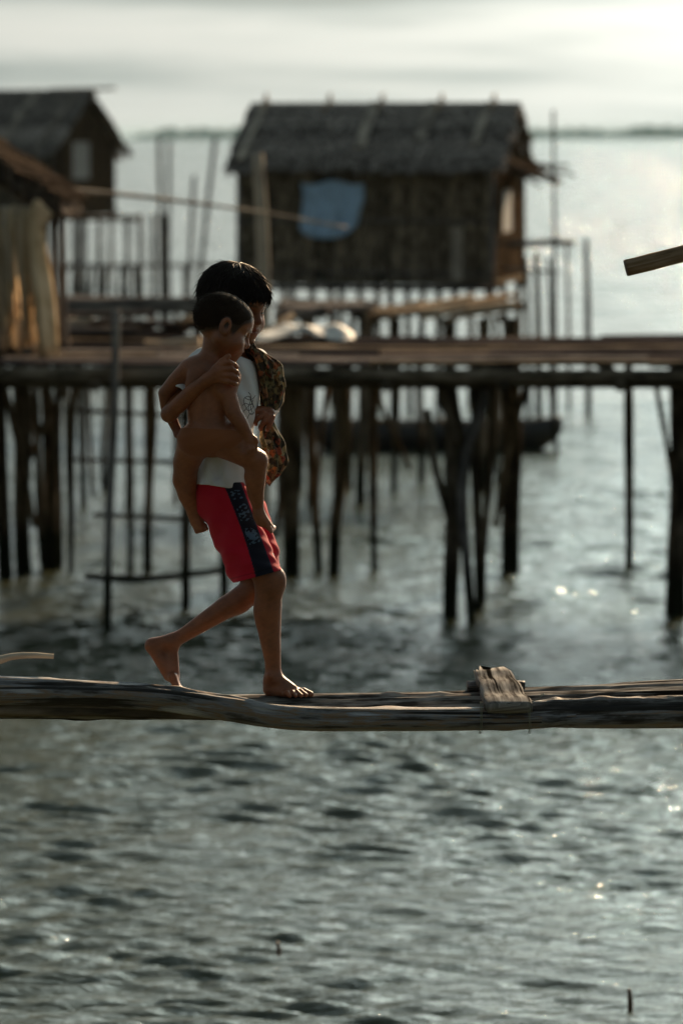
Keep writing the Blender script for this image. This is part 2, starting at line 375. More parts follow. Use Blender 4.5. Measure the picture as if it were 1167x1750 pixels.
# far wooded shores on the horizon
def shore(name, px0, px1, Y, prof, label):
    n = 140; vs = []; fs = []
    r = random.Random(px0)
    for i in range(n + 1):
        t = i / n; px = px0 + (px1 - px0) * t
        x = (px - W / 2) / FPX * Y
        h = prof(t) * (0.72 + 0.20 * math.sin(i * 0.31) * math.sin(i * 0.13 + 1) + 0.10 * math.sin(i * 1.7)) + r.uniform(0, 4.0) * min(1, prof(t) / 5)
        d = 60
        vs += [Vector((x, Y - d, -0.5)), Vector((x, Y - d * 0.5, h * 0.75)), Vector((x, Y, h)), Vector((x, Y + d, -0.5))]
    for i in range(n):
        for j in range(3):
            fs.append((i * 4 + j, i * 4 + 4 + j, i * 4 + 5 + j, i * 4 + 1 + j))
    o = mesh_obj(name, vs, fs, M['land']); o['kind'] = 'structure'; o['label'] = label
    return o
shore('island', 210, 470, 5200, lambda t: 13.5 * min(1, t * 3.2) * min(1, (1 - t) * 5) ** 0.6, 'low wooded islet on the horizon between the two houses')
shore('wooded_shore', 850, 1900, 6000, lambda t: (13 + 7 * min(1, t * 3)) * min(1, t * 20), 'low tree-covered shore along the horizon at the right')

# ------------------------------------------------------------------ pier in the middle distance
def z_below(d): return CAMZ - d
def post_pts(px_top, px_bot, Y, ztop, zbot=-0.7, bend=0.0):
    x0 = (px_bot - W / 2) / FPX * Y; x1 = (px_top - W / 2) / FPX * Y
    pts = []
    for t in (0, 0.35, 0.7, 1):
        z = zbot + (ztop - zbot) * t
        pts.append(Vector((x0 + (x1 - x0) * t + bend * math.sin(math.pi * t) + random.uniform(-1, 1) * 0.035, Y + random.uniform(-0.02, 0.02), z)))
    return pts
def post(px_top, px_bot, Y, r, ztop, parent, m='post', bend=0.0, zbot=-0.7, name='post'):
    return log(name, post_pts(px_top, px_bot, Y, ztop, zbot, bend), [r * 1.25, r * 1.1, r * 1.22, r * 1.05], M[m], parent, n=16, sides=10, rough=0.11)

DECK_Z = z_below(1.77)
pier = thing('pier', (0, 35.2, 0), 'long weathered board pier on dark posts, crossing the whole picture behind the children', 'pier')
# longitudinal boards and split poles
ry = 33.0
while ry < 37.3:
    wd = random.uniform(0.14, 0.26); x = -6.2 + random.uniform(-1.0, 0)
    while x < 6.2:
        L = random.uniform(1.6, 3.4)
        z = DECK_Z + random.uniform(-0.012, 0.02)
        board('plank', (x, ry + wd / 2, z), (x + L - 0.02, ry + wd / 2 + random.uniform(-0.02, 0.02), z + random.uniform(-0.012, 0.012)), wd - 0.012, 0.035, M[random.choice(['deck', 'deck', 'deck', 'deck', 'deck', 'grey_post', 'post', 'post'])], pier, warp=0.006)
        x += L
    ry += wd
# edge poles and cross bearers
log('edge_pole', [(-6.5, 32.98, DECK_Z - 0.085), (-2, 32.97, DECK_Z - 0.075), (2.2, 32.98, DECK_Z - 0.09), (6.5, 32.97, DECK_Z - 0.075)], [0.055, 0.06, 0.055], M['post'], pier, n=30)
log('edge_pole', [(-6.5, 33.2, DECK_Z - 0.15), (-1, 33.22, DECK_Z - 0.14), (6.5, 33.2, DECK_Z - 0.145)], [0.045, 0.055, 0.05], M['post'], pier, n=30)
log('edge_pole', [(-6.5, 37.2, DECK_Z - 0.08), (0, 37.2, DECK_Z - 0.075), (6.5, 37.2, DECK_Z - 0.08)], [0.05, 0.05], M['post'], pier, n=30)
for x in (-5.2, -4.1, -2.95, -1.9, -0.7, 0.35, 1.25, 2.15, 3.1, 4.2, 5.2):
    log('bearer', [(x, 32.9, DECK_Z - 0.15), (x + 0.04, 35, DECK_Z - 0.14), (x, 37.5, DECK_Z - 0.15)], [0.05, 0.045], M['post'], pier, n=8, sides=8)
P_ = DECK_Z - 0.03
for pt, pb, Y, r, bend in [
    (30, 43, 37.0, 0.065, 0.02), (76, 95, 37.3, 0.052, -0.02), (60, 82, 37.1, 0.03, 0.0), (-4, 4, 36.6, 0.055, 0), (104, 100, 37.4, 0.028, 0.01),
    (126, 118, 36.9, 0.025, 0), (318, 317, 34.4, 0.036, 0.01), (374, 376, 35.2, 0.034, 0), (255, 254, 37.3, 0.034, 0), (216, 214, 37.2, 0.026, 0.01),
    (498, 499, 36.9, 0.060, 0), (536, 548, 37.2, 0.030, -0.02), (588, 568, 37.0, 0.045, 0.01),
    (764, 766, 33.6, 0.030, 0), (776, 786, 33.6, 0.042, -0.01), (806, 818, 34.1, 0.034, 0.03), (836, 828, 34.8, 0.026, 0),
    (872, 870, 37.0, 0.064, 0), (1072, 1076, 37.3, 0.036, 0.0), (1154, 1150, 34.0, 0.050, 0.01), (1172, 1168, 33.8, 0.055, 0),
    (1260, 1264, 34.0, 0.05, 0), (-90, -86, 34.0, 0.05, 0), (640, 640, 37.2, 0.028, 0)]:
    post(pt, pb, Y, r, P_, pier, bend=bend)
for a, b, r in [((700, 800, 37.2), (640, 655, 36.8), .022), ((846, 900, 36.9), (902, 650, 36.5), .028), ((730, 700, 33.4), (772, 900, 33.5), .03), ((45, 800, 37.1), (120, 655, 37.2), .026), ((8, 660, 36.7), (60, 900, 37.0), .03),
                ((470, 920, 37), (520, 655, 37), .026), ((560, 655, 37.2), (540, 910, 37.1), .022), ((1120, 655, 36), (1148, 820, 34.2), .024), ((330, 655, 35), (300, 860, 37), .022), ((150, 655, 37.3), (160, 850, 37.3), .02)]:
    p, q = at(*a), at(*b); log('brace', [p, (p + q) / 2 + Vector((random.uniform(-.05, .05), 0, 0)), q], [r, r * .9], M['post'], pier, n=8, sides=8, rough=.1)
# forked head of the thick post in the middle
p = at(779, 760, 33.5); log('fork', [p, at(764, 700, 33.45), at(752, 648, 33.4)], [.045, .04, .035], M['post'], pier, n=8, sides=9, rough=.1)
# the crooked pale prop that leans through the cluster under the deck
pts = [at(806, 1075, 33.3), at(797, 960, 33.3), at(789, 850, 33.3), at(800, 760, 33.3), at(826, 690, 33.3), at(826, 640, 33.3)]
log('crooked_prop', pts, [0.036, 0.04, 0.046, 0.046, 0.04], M['grey_post'], pier, n=22, sides=12)
# tall thin stake in front of the deck at the left, with two low rails tied to it
log('front_stake', [at(183, 1110, 32.75), at(187, 880, 32.75), at(196, 700, 32.75), at(199, 528, 32.75)], [0.036, 0.034, 0.032, 0.034], M['grey_post'], pier, n=14, sides=10)
log('rail', [at(146, 985, 33.2), at(250, 989, 33.3), at(382, 975, 33.4)], [0.028, 0.03, 0.026], M['post'], pier, n=10, sides=8)
log('rail', [at(160, 880, 34.5), at(330, 888, 34.5)], [0.02, 0.022], M['grey_post'], pier, n=8, sides=8)
log('rail', [at(120, 786, 37.25), at(320, 790, 37.25)], [0.018, 0.018], M['post'], pier, n=8, sides=8)
log('rail', [at(110, 700, 37.35), at(330, 712, 37.35)], [0.02, 0.018], M['post'], pier, n=8, sides=8)

# things lying on the pier
def board_pile(name, specs, label, cat, m, group=None):
    a0 = Vector(specs[0][0])
    t = thing(name, a0, label, cat, group)
    for a, b, w, th in specs: board('board', a, b, w, th, M[m] if isinstance(m, str) else M[random.choice(m)], t, warp=0.012)
    return t
zt = DECK_Z + 0.04
board_pile('board_pile', [((-2.75, 36.3, zt + 0.03), (-1.35, 36.5, zt + 0.05), 0.30, 0.05), ((-2.6, 36.1, zt + 0.09), (-1.75, 36.35, zt + 0.10), 0.22, 0.04),
                          ((-2.1, 36.6, zt + 0.13), (-1.15, 36.3, zt + 0.12), 0.25, 0.05), ((-2.45, 36.5, zt + 0.20), (-1.6, 36.2, zt + 0.22), 0.2, 0.04)],
           'loose heap of grey boards on the pier left of the children', 'boards', ['deck', 'grey_post'])
o = board('leaning_board', at(288, 570, 36.6), at(345, 540, 36.2), 0.26, 0.05, M['pale_wood'])
tag(o, 'short pale board tilted up on the pier just behind the boy\'s back', 'board')
o = board('deck_board', (-3.2, 35.2, zt + 0.03), (-2.25, 35.35, zt + 0.035), 0.22, 0.05, M['pale_wood'])
tag(o, 'short brown board lying flat on the pier beside the bark shelter', 'board')

def crumpled(name, c, w, d, h, m, seed):
    r = np.random.default_rng(seed); n = 34
    vs = []; fs = []
    waves = [(r.uniform(-9, 9), r.uniform(-9, 9), r.uniform(0, 6.28), r.uniform(0.3, 1)) for _ in range(14)]
    for i in range(n + 1):
        for j in range(n + 1):
            u, v = i / n * 2 - 1, j / n * 2 - 1
            k = max(0, 1 - (u * u + v * v) * 0.55)
            f = sum(a * math.sin(p * u + q * v + s) for p, q, s, a in waves) / 14
            e = 1 + 0.15 * math.sin(3 * math.atan2(v, u) + seed)
            vs.append(Vector(c) + Vector((u * w / 2 * e, v * d / 2 * e, max(0.008, h * (k * 0.8 + f * 0.75)))))
    for i in range(n):
        for j in range(n):
            a = i * (n + 1) + j; fs.append((a, a + n + 1, a + n + 2, a + 1))
    o = mesh_obj(name, vs, fs, m)
    sm = o.modifiers.new('thick', 'SOLIDIFY'); sm.thickness = 0.006
    return o
tag(crumpled('crumpled_sheet', at(520, 584, 36.6).xy.to_3d() + Vector((0, 0, DECK_Z + 0.03)), 0.75, 0.7, 0.17, M['tarp'], 3), 'crumpled pale plastic sheet on the pier beside the boy\'s face', 'sheet')

# ------------------------------------------------------------------ platforms behind the pier
def platform(name, x0, x1, y0, y1, z, label, m='deck', bw=0.2, lift=0.0, legs=()):
    t = thing(name, ((x0 + x1) / 2, (y0 + y1) / 2, 0), label, 'platform')
    y = y0
    while y < y1 - 0.05:
        w = random.uniform(bw * 0.75, bw * 1.2)
        board('board', (x0 + random.uniform(-.12, .12), y + w / 2, z + random.uniform(-.01, .015)), (x1 + random.uniform(-.12, .12), y + w / 2, z + lift + random.uniform(-.01, .015)), w - 0.015, 0.035, M[m], t, warp=0.012, n=4)
        y += w
    for px, Y, r in legs:
        post(px + random.uniform(-3, 3), px, Y, r, z - 0.02, t)
    for k in (0.1, 0.5, 0.9):
        x = x0 + (x1 - x0) * k
        log('bearer', [(x, y0 - 0.1, z - 0.06), (x, y1 + 0.1, z - 0.06)], [0.04, 0.04], M['post'], t, n=3, sides=8)
    return t
def xw(px, Y): return (px - W / 2) / FPX * Y
platform('drying_platform', xw(90, 44), xw(352, 44), 43.6, 46.0, CAMZ - 1.74, 'blue-grey slatted drying platform on stilts left of the children',
         'grey_post', legs=[(100, 43.8, .04), (140, 43.8, .035), (215, 43.7, .035), (255, 43.9, .04), (340, 43.8, .04), (120, 45.8, .03), (180, 45.8, .03), (300, 45.8, .03)])
platform('work_platform', xw(470, 44), xw(628, 44), 43.8, 46.2, CAMZ - 1.78, 'dark slatted platform on stilts under the front of the big thatched house',
         'grey_post', legs=[(480, 44.0, .04), (530, 44.0, .035), (575, 44, .04), (620, 44.0, .04), (510, 46.0, .03), (600, 46.0, .03)])
pf = platform('timber_rack', xw(612, 46), xw(888, 46), 45.6, 46.8, CAMZ - 1.93, 'low pole rack on stilts that carries the sunlit timber',
         'post', lift=0.10, legs=[(636, 45.8, .035), (676, 45.8, .03), (716, 46.6, .035), (762, 45.8, .035), (820, 45.8, .035), (848, 46.6, .03), (880, 45.8, .04)])
tp = thing('timber_stack', at(750, 545, 46), 'stack of sunlit sawn boards sloping up to the right in front of the thatched house', 'timber')
for (xa, ya, xb, yb, Y, w, th) in [(614, 545, 760, 528, 45.75, .22, .06), (640, 538, 800, 519, 45.9, .2, .06), (690, 531, 868, 510, 46.1, .24, .06), (720, 540, 880, 517, 45.7, .2, .06),
                                    (760, 545, 886, 524, 45.65, .18, .05), (660, 526, 810, 508, 46.3, .22, .05), (780, 520, 884, 505, 46.4, .2, .05), (625, 532, 716, 517, 46.2, .16, .05)]:
    board('board', at(xa, ya, Y), at(xb, yb, Y), w, th, M['pale_wood'], tp, warp=0.015)
platform('low_walkway', xw(92, 95), xw(372, 95), 94.3, 95.6, 0.92, 'thin low walkway on many short stilts below the far left house', 'deck', 0.25,
         legs=[(100 + 27 * i, 94.5 + (i % 2) * 0.9, .05) for i in range(11)])

for k, (xa, ya, xb, yb, Y, w, th, m, lab) in enumerate([
        (95, 524, 350, 520, 43.4, .10, .16, 'grey_post', 'long blue-grey beam lying along the front of the drying platform'),
        (110, 566, 262, 560, 38.2, .2, .10, 'deck', 'dark squared timber lying at the back of the pier, left of the stake'),
        (205, 572, 262, 548, 37.6, .16, .05, 'bark', 'short grey board propped up behind the thin front stake'),
        (95, 556, 160, 548, 39.2, .22, .08, 'bark', 'pale block of wood between the shelter and the front stake'),
        (250, 590, 345, 586, 36.0, .2, .07, 'pale_wood', 'light plank lying flat on the pier behind the boy'),
        (452, 566, 500, 538, 37.0, .2, .04, 'pale_wood', 'sunlit board tilted up right behind the boy\'s face'),
        (480, 540, 560, 532, 40.5, .2, .10, 'grey_post', 'dark beam lying behind the crumpled sheet')]):
    o = board('timber', at(xa, ya, Y), at(xb, yb, Y), w, th, M[m], warp=.012); tag(o, lab, 'timber')

# ------------------------------------------------------------------ boat moored behind the pier
def build_boat():
    Y = 51.5; x0, x1 = xw(520, Y), xw(962, Y)
    t = thing('canoe', ((x0 + x1) / 2, Y, 0), 'dark wooden canoe moored in the shade behind the pier posts', 'boat')
    n = 26; rings = []; inner = []
    for i in range(n + 1):
        s = i / n * 2 - 1
        w = 0.36 * max(0.02, (1 - abs(s) ** 3.2)); top = 0.35 + 0.07 * abs(s) ** 3; bot = -0.12 + 0.36 * abs(s) ** 6
        x = (x0 + x1) / 2 + s * (x1 - x0) / 2
        ring = []
        for j in range(13):
            a = math.pi * j / 12
            ring.append(Vector((x, Y - math.cos(a) * w, bot + (top - bot) * (1 - math.sin(a) ** 0.7))))
        for j in range(12, -1, -1):
            a = math.pi * j / 12; wi = max(0.005, w - 0.03)
            ring.append(Vector((x, Y - math.cos(a) * wi, min(top - 0.002 * 0, bot + 0.04 + (top - bot - 0.04) * (1 - math.sin(a) ** 0.7)))))
        rings.append(ring)
    MB().loft(rings).build('hull', M['hull'], t)
    for f in (0.3, 0.55, 0.75):
        x = x0 + (x1 - x0) * f; board('thwart', (x, Y - 0.3, 0.36), (x, Y + 0.3, 0.36), 0.14, 0.03, M['post'], t)
    log('mooring_stake', [at(953, 800, 50.9), at(946, 720, 50.9), at(936, 640, 50.9)], [0.035, 0.03, 0.03], M['post'], t, n=8, sides=8)
build_boat()

# ------------------------------------------------------------------ houses
def thatch_slope(parent, O, ex, ey, ez, x0, x1, y_eave, z_eave, y_ridge, z_ridge, m, courses=9, step=0.07, name='thatch_course', ragx=0.05):
    """overlapping courses of palm leaf, each one ragged mesh"""
    for c in range(courses):
        t0 = c / courses; t1 = min(1.0, (c + 1.7) / courses)
        mb = MB(); x = x0 + random.uniform(-ragx, 0)
        while x < x1 + random.uniform(0, ragx):
            w = random.uniform(0.6, 1.4) * step
            def pt(t, lift, dx): return O + ex * (x + dx) + ey * (y_eave + (y_ridge - y_eave) * t) + ez * (z_eave + (z_ridge - z_eave) * t + lift)
            d = random.uniform(-0.045, 0.03) - (0.04 if c == 0 and random.random() < 0.3 else 0)
            l0 = random.uniform(0.035, 0.085); sk = random.uniform(-0.025, 0.025)
            a, b = pt(t0 + d, l0, sk), pt(t0 + d, l0, sk + w); p, q = pt(t1, 0.03, 0), pt(t1, 0.03, w)
            th = ez * -0.018
            mb.loft([[a + th, b + th, b, a], [p + th, q + th, q, p]], caps=True)
            x += w * 0.92
        mb.build(name, M[m], parent, smooth=False)

def build_house(name, label, O, rot, Wd, Dp, wall_h, rise, over_f, over_s, boards=0.13, m_wall='wall', m_side='wall_brown', m_roof='thatch', ridge_pegs=(), strips=(), window=None, stilts=True):
    t = thing(name, O, label, 'house')
    ex = Vector((math.cos(rot), -math.sin(rot), 0)); ey = Vector((math.sin(rot), math.cos(rot), 0)); ez = Vector((0, 0, 1))
    def L(x, y, z): return O + ex * x + ey * y + ez * z
    # floor
    board('floor', L(-0.1, Dp / 2, -0.04), L(Wd + 0.1, Dp / 2, -0.04), Dp + 0.2, 0.06, M['post'], t, warp=0)
    # front and back walls: upright slats over a backing panel
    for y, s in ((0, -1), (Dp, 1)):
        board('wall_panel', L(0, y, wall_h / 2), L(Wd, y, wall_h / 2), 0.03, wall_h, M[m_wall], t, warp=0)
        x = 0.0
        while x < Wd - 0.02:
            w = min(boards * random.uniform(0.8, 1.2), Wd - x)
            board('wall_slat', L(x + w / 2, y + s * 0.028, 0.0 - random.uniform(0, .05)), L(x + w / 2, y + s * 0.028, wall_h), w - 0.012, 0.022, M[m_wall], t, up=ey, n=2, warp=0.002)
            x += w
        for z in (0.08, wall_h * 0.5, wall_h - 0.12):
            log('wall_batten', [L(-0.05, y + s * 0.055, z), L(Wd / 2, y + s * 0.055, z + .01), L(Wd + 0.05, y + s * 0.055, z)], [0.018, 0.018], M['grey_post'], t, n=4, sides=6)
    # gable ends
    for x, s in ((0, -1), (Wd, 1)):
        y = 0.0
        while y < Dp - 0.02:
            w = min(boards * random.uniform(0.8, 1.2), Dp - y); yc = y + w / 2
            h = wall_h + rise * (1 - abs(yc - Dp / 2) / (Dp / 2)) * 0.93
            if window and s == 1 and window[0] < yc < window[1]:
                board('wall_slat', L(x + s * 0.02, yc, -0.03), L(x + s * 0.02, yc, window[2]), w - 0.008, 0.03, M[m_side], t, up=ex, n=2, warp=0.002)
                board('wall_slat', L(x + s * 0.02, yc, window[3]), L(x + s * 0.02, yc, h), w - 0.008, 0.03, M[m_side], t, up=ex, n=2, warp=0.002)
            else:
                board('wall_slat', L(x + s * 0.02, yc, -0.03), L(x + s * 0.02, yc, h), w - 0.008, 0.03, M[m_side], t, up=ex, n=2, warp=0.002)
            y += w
    if window:
        yc = (window[0] + window[1]) / 2
        board('infill', L(Wd + 0.01, yc, window[2] - 0.04), L(Wd + 0.01, yc, window[3] + 0.04), window[1] - window[0] + 0.06, 0.02, M['infill'], t, up=ex, warp=0)  # plain pale panel filling the gable's window opening
    # corner posts
    for x in (0, Wd):
        for y in (0, Dp):
            log('corner_post', [L(x, y, -0.2), L(x, y, wall_h)], [0.05, 0.045], M['grey_post'], t, n=4, sides=8)
    # roof
    ze = wall_h - 0.10; ye = -over_f
    slope = rise / (Dp / 2); ze = wall_h - slope * over_f
    zr = wall_h + rise
    thatch_slope(t, O, ex, ey, ez, -over_s, Wd + over_s, ye, ze, Dp / 2, zr, m_roof)
    thatch_slope(t, O, ex, ey, ez, -over_s, Wd + over_s, Dp - ye, ze, Dp / 2, zr, m_roof)
    for s, y0, y1 in ((1, ye, Dp / 2), (-1, Dp - ye, Dp / 2)):   # rafters carrying the leaf
        for k in range(7):
            x = -over_s * 0.8 + (Wd + 1.6 * over_s) * k / 6
            log('rafter', [L(x, y0, ze - 0.03), L(x, y1, zr - 0.03)], [0.025, 0.025], M['post'], t, n=3, sides=6)
    # ridge cap of folded leaf
    mb = MB(); x = -over_s
    while x < Wd + over_s:
        w = random.uniform(.06, .12)
        a = [L(x, Dp / 2 - .17, zr - .02 + random.uniform(-.02, .02)), L(x, Dp / 2, zr + 0.10), L(x, Dp / 2 + .17, zr - .02), L(x, Dp / 2, zr + .05)]
        b = [L(x + w, Dp / 2 - .17, zr - .02 + random.uniform(-.02, .02)), L(x + w, Dp / 2, zr + .10), L(x + w, Dp / 2 + .17, zr - .02), L(x + w, Dp / 2, zr + .05)]
        mb.loft([a, b]); x += w * 0.97
    mb.build('ridge_cap', M['thatch'], t, smooth=False)
    for x in ridge_pegs:
        log('ridge_peg', [L(x - .05, Dp / 2 - .2, zr - 0.02), L(x + .0, Dp / 2 + .05, zr + .22)], [0.022, 0.018], M['pale_wood'], t, n=3, sides=6)
        log('ridge_peg', [L(x + .05, Dp / 2 + .2, zr - 0.02), L(x - .01, Dp / 2 - .05, zr + .2)], [0.022, 0.018], M['pale_wood'], t, n=3, sides=6)
    for x, f0, f1, w in strips:
        def R(f, dz=0.10): return L(x + (f - f0) * 0.0 - (1 - f) * 0.04, ye + (Dp / 2 - ye) * f, ze + (zr - ze) * f + dz)
        board('roof_batten', R(f0), R(f1), w, 0.03, M['bark'], t, up=(ez - ey * slope).normalized(), n=3)
    if stilts:
        for i in range(int(Wd / 0.62) + 1):
            for y in (0.05, Dp * 0.5, Dp - 0.05):
                x = 0.05 + i * (Wd - 0.1) / int(Wd / 0.62)
                p = L(x, y, -0.07); q = Vector((p.x + random.uniform(-.06, .06), p.y, -0.7))
                log('stilt', [q, (q + p) / 2 + Vector((random.uniform(-.03, .03), 0, 0)), p], [0.05, 0.045], M['post'], t, n=5, sides=8)
    return t, L, ex, ey

OH = at(410, 476, 58.2)
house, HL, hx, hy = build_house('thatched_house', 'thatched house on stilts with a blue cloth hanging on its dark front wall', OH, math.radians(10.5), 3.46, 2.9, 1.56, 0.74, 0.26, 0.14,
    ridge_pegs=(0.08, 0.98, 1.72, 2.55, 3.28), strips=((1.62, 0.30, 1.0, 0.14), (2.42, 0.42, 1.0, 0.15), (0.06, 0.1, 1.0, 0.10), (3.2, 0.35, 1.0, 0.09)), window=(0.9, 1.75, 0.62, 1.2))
# lean-to awning, rail platform and poles at the house's right end
for k in range(16):
    a = HL(3.55, 0.7 + k * 0.11, 1.62 - random.uniform(0, .14)); b = HL(4.12 + random.uniform(-.22, .2), 0.7 + k * 0.11, 1.45 + random.uniform(-.22, .12))
    board('awning_frond', a, b, random.uniform(.05, .14), 0.035, M['straw'], house, n=3, warp=0.02)
for a, b, r in [((3.5, .2, .48), (4.35, .3, .54), .028), ((3.5, 1.5, .42), (4.4, 1.4, .46), .025), ((3.55, .15, .15), (4.35, .3, .1), .022), ((4.33, .1, .52), (4.36, 1.7, .5), .025)]:
    log('porch_rail', [HL(*a), HL(*b)], [r, r * .9], M['grey_post'], house, n=4, sides=7)
for (px, ptop, Y, r, m) in [(945, 188, 58.6, .026, 'grey_post'), (1001, 408, 58.4, .045, 'grey_post'), (916, 430, 58.0, .05, 'post'), (938, 440, 59.3, .035, 'grey_post'), (968, 420, 60, .03, 'post'), (898, 440, 57.7, .04, 'post')]:
    tp_ = at(px, ptop, Y)
    log('porch_post', [Vector((tp_.x + .05, tp_.y, -0.7)), Vector((tp_.x + .03, tp_.y, tp_.z * 0.5)), tp_], [r * 1.1, r, r * .8], M[m], house, n=8, sides=8)
board('upright_board', HL(3.02, -0.16, 0.0), HL(3.02, -0.16, 0.72), 0.15, 0.03, M['bark'], house, up=hy)
board('porch_floor', HL(-0.1, -0.4, -0.10), HL(3.6, -0.4, -0.10), 0.75, 0.05, M['deck'], house, warp=0.01)

def hanging_cloth():
    n, m_ = 30, 26; vs = []; fs = []
    for i in range(n + 1):
        u = i / n
        for j in range(m_ + 1):
            v = j / m_
            depth = 0.76 - 0.16 * abs(u * 2 - 0.9) ** 3
            x = 0.87 + 0.86 * (u + 0.03 * math.sin(v * 5)) * (1 - 0.06 * v); fold = 0.03 * math.sin(u * 19 + v * 1.2) * (0.4 + v) + 0.02 * math.sin(u * 8 + 1)
            vs.append(HL(x, -0.13 + fold, 1.31 - v * depth - 0.03 * math.sin(u * 9) * (1 - v)))
    for i in range(n):
        for j in range(m_):
            a = i * (m_ + 1) + j; fs.append((a, a + m_ + 1, a + m_ + 2, a + 1))
    o = mesh_obj('hanging_cloth', vs, fs, M['blue_cloth'])
    s = o.modifiers.new('thick', 'SOLIDIFY'); s.thickness = 0.006
    tag(o, 'faded blue cloth hung up on the dark front wall of the thatched house', 'cloth')
hanging_cloth()

OF = at(-180, 362, 98)
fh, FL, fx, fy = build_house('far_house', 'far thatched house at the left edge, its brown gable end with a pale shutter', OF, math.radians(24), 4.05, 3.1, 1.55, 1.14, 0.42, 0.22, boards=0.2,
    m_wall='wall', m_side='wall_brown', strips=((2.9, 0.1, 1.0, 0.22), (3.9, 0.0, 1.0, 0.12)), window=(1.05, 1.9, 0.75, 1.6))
board('porch_floor', FL(2.6, -0.1, -0.12), FL(5.7, 1.2, -0.12), 1.4, 0.10, M['wall_brown'], fh, warp=0.01)
log('ridge_pole', [FL(3.2, 1.55, 2.77), FL(4.9, 1.55, 2.81)], [.05, .04], M['thatch'], fh, n=3, sides=6)
for i, px in enumerate((128, 170, 218, 240, 262, 282)):
    p = at(px, 366, 97 + i % 2)
    log('porch_post', [Vector((p.x, p.y, -.7)), p], [.07, .06], M['grey_post'], fh, n=5, sides=8)

# crossed mooring stakes in the shallows between the houses
for i, (xa, ya, xb, yb, Y, r, lab) in enumerate([(272, 236, 279, 560, 88, .045, 'upright faint stake in the water nearest the far left house'), (290, 240, 286, 560, 89, .04, 'second faint stake from the far left house, standing in open water'),
        (332, 300, 318, 560, 90, .045, 'faint stake in the water in the middle between the two houses'), (368, 236, 330, 560, 91, .05, 'long slanting faint stake in the water, nearest the big thatched house')]):
    a, b = at(xa, ya, Y), at(xb, yb, Y); b.z = min(b.z, -0.5)
    o = log('mooring_stake', [b, (a + b) / 2, a], [r * 1.1, r], M['grey_post'], n=5, sides=8); tag(o, lab, 'stake', 'stakes standing in the water between the houses')

# pale upright pole and long bamboo between shelter and house
o = log('bamboo_pole', [Vector((at(452, 300, 44.6).x, 43.7, -0.6)), at(450, 470, 43.7), at(440, 262, 43.7)], [.068, .066, .06], M['bark'], n=14, sides=10, rough=.03)
tag(o, 'pale upright bamboo pole standing in front of the thatched house left wall', 'pole')
o = log('bamboo_rod', [at(95, 322, 36.2), at(260, 338, 37.4), at(440, 362, 38.8), at(592, 389, 40)], [.022, .019, .014, .010], M['bark'], n=20, sides=8, rough=.02)
tag(o, 'long thin bamboo rod reaching out from the bark shelter across the water', 'rod')

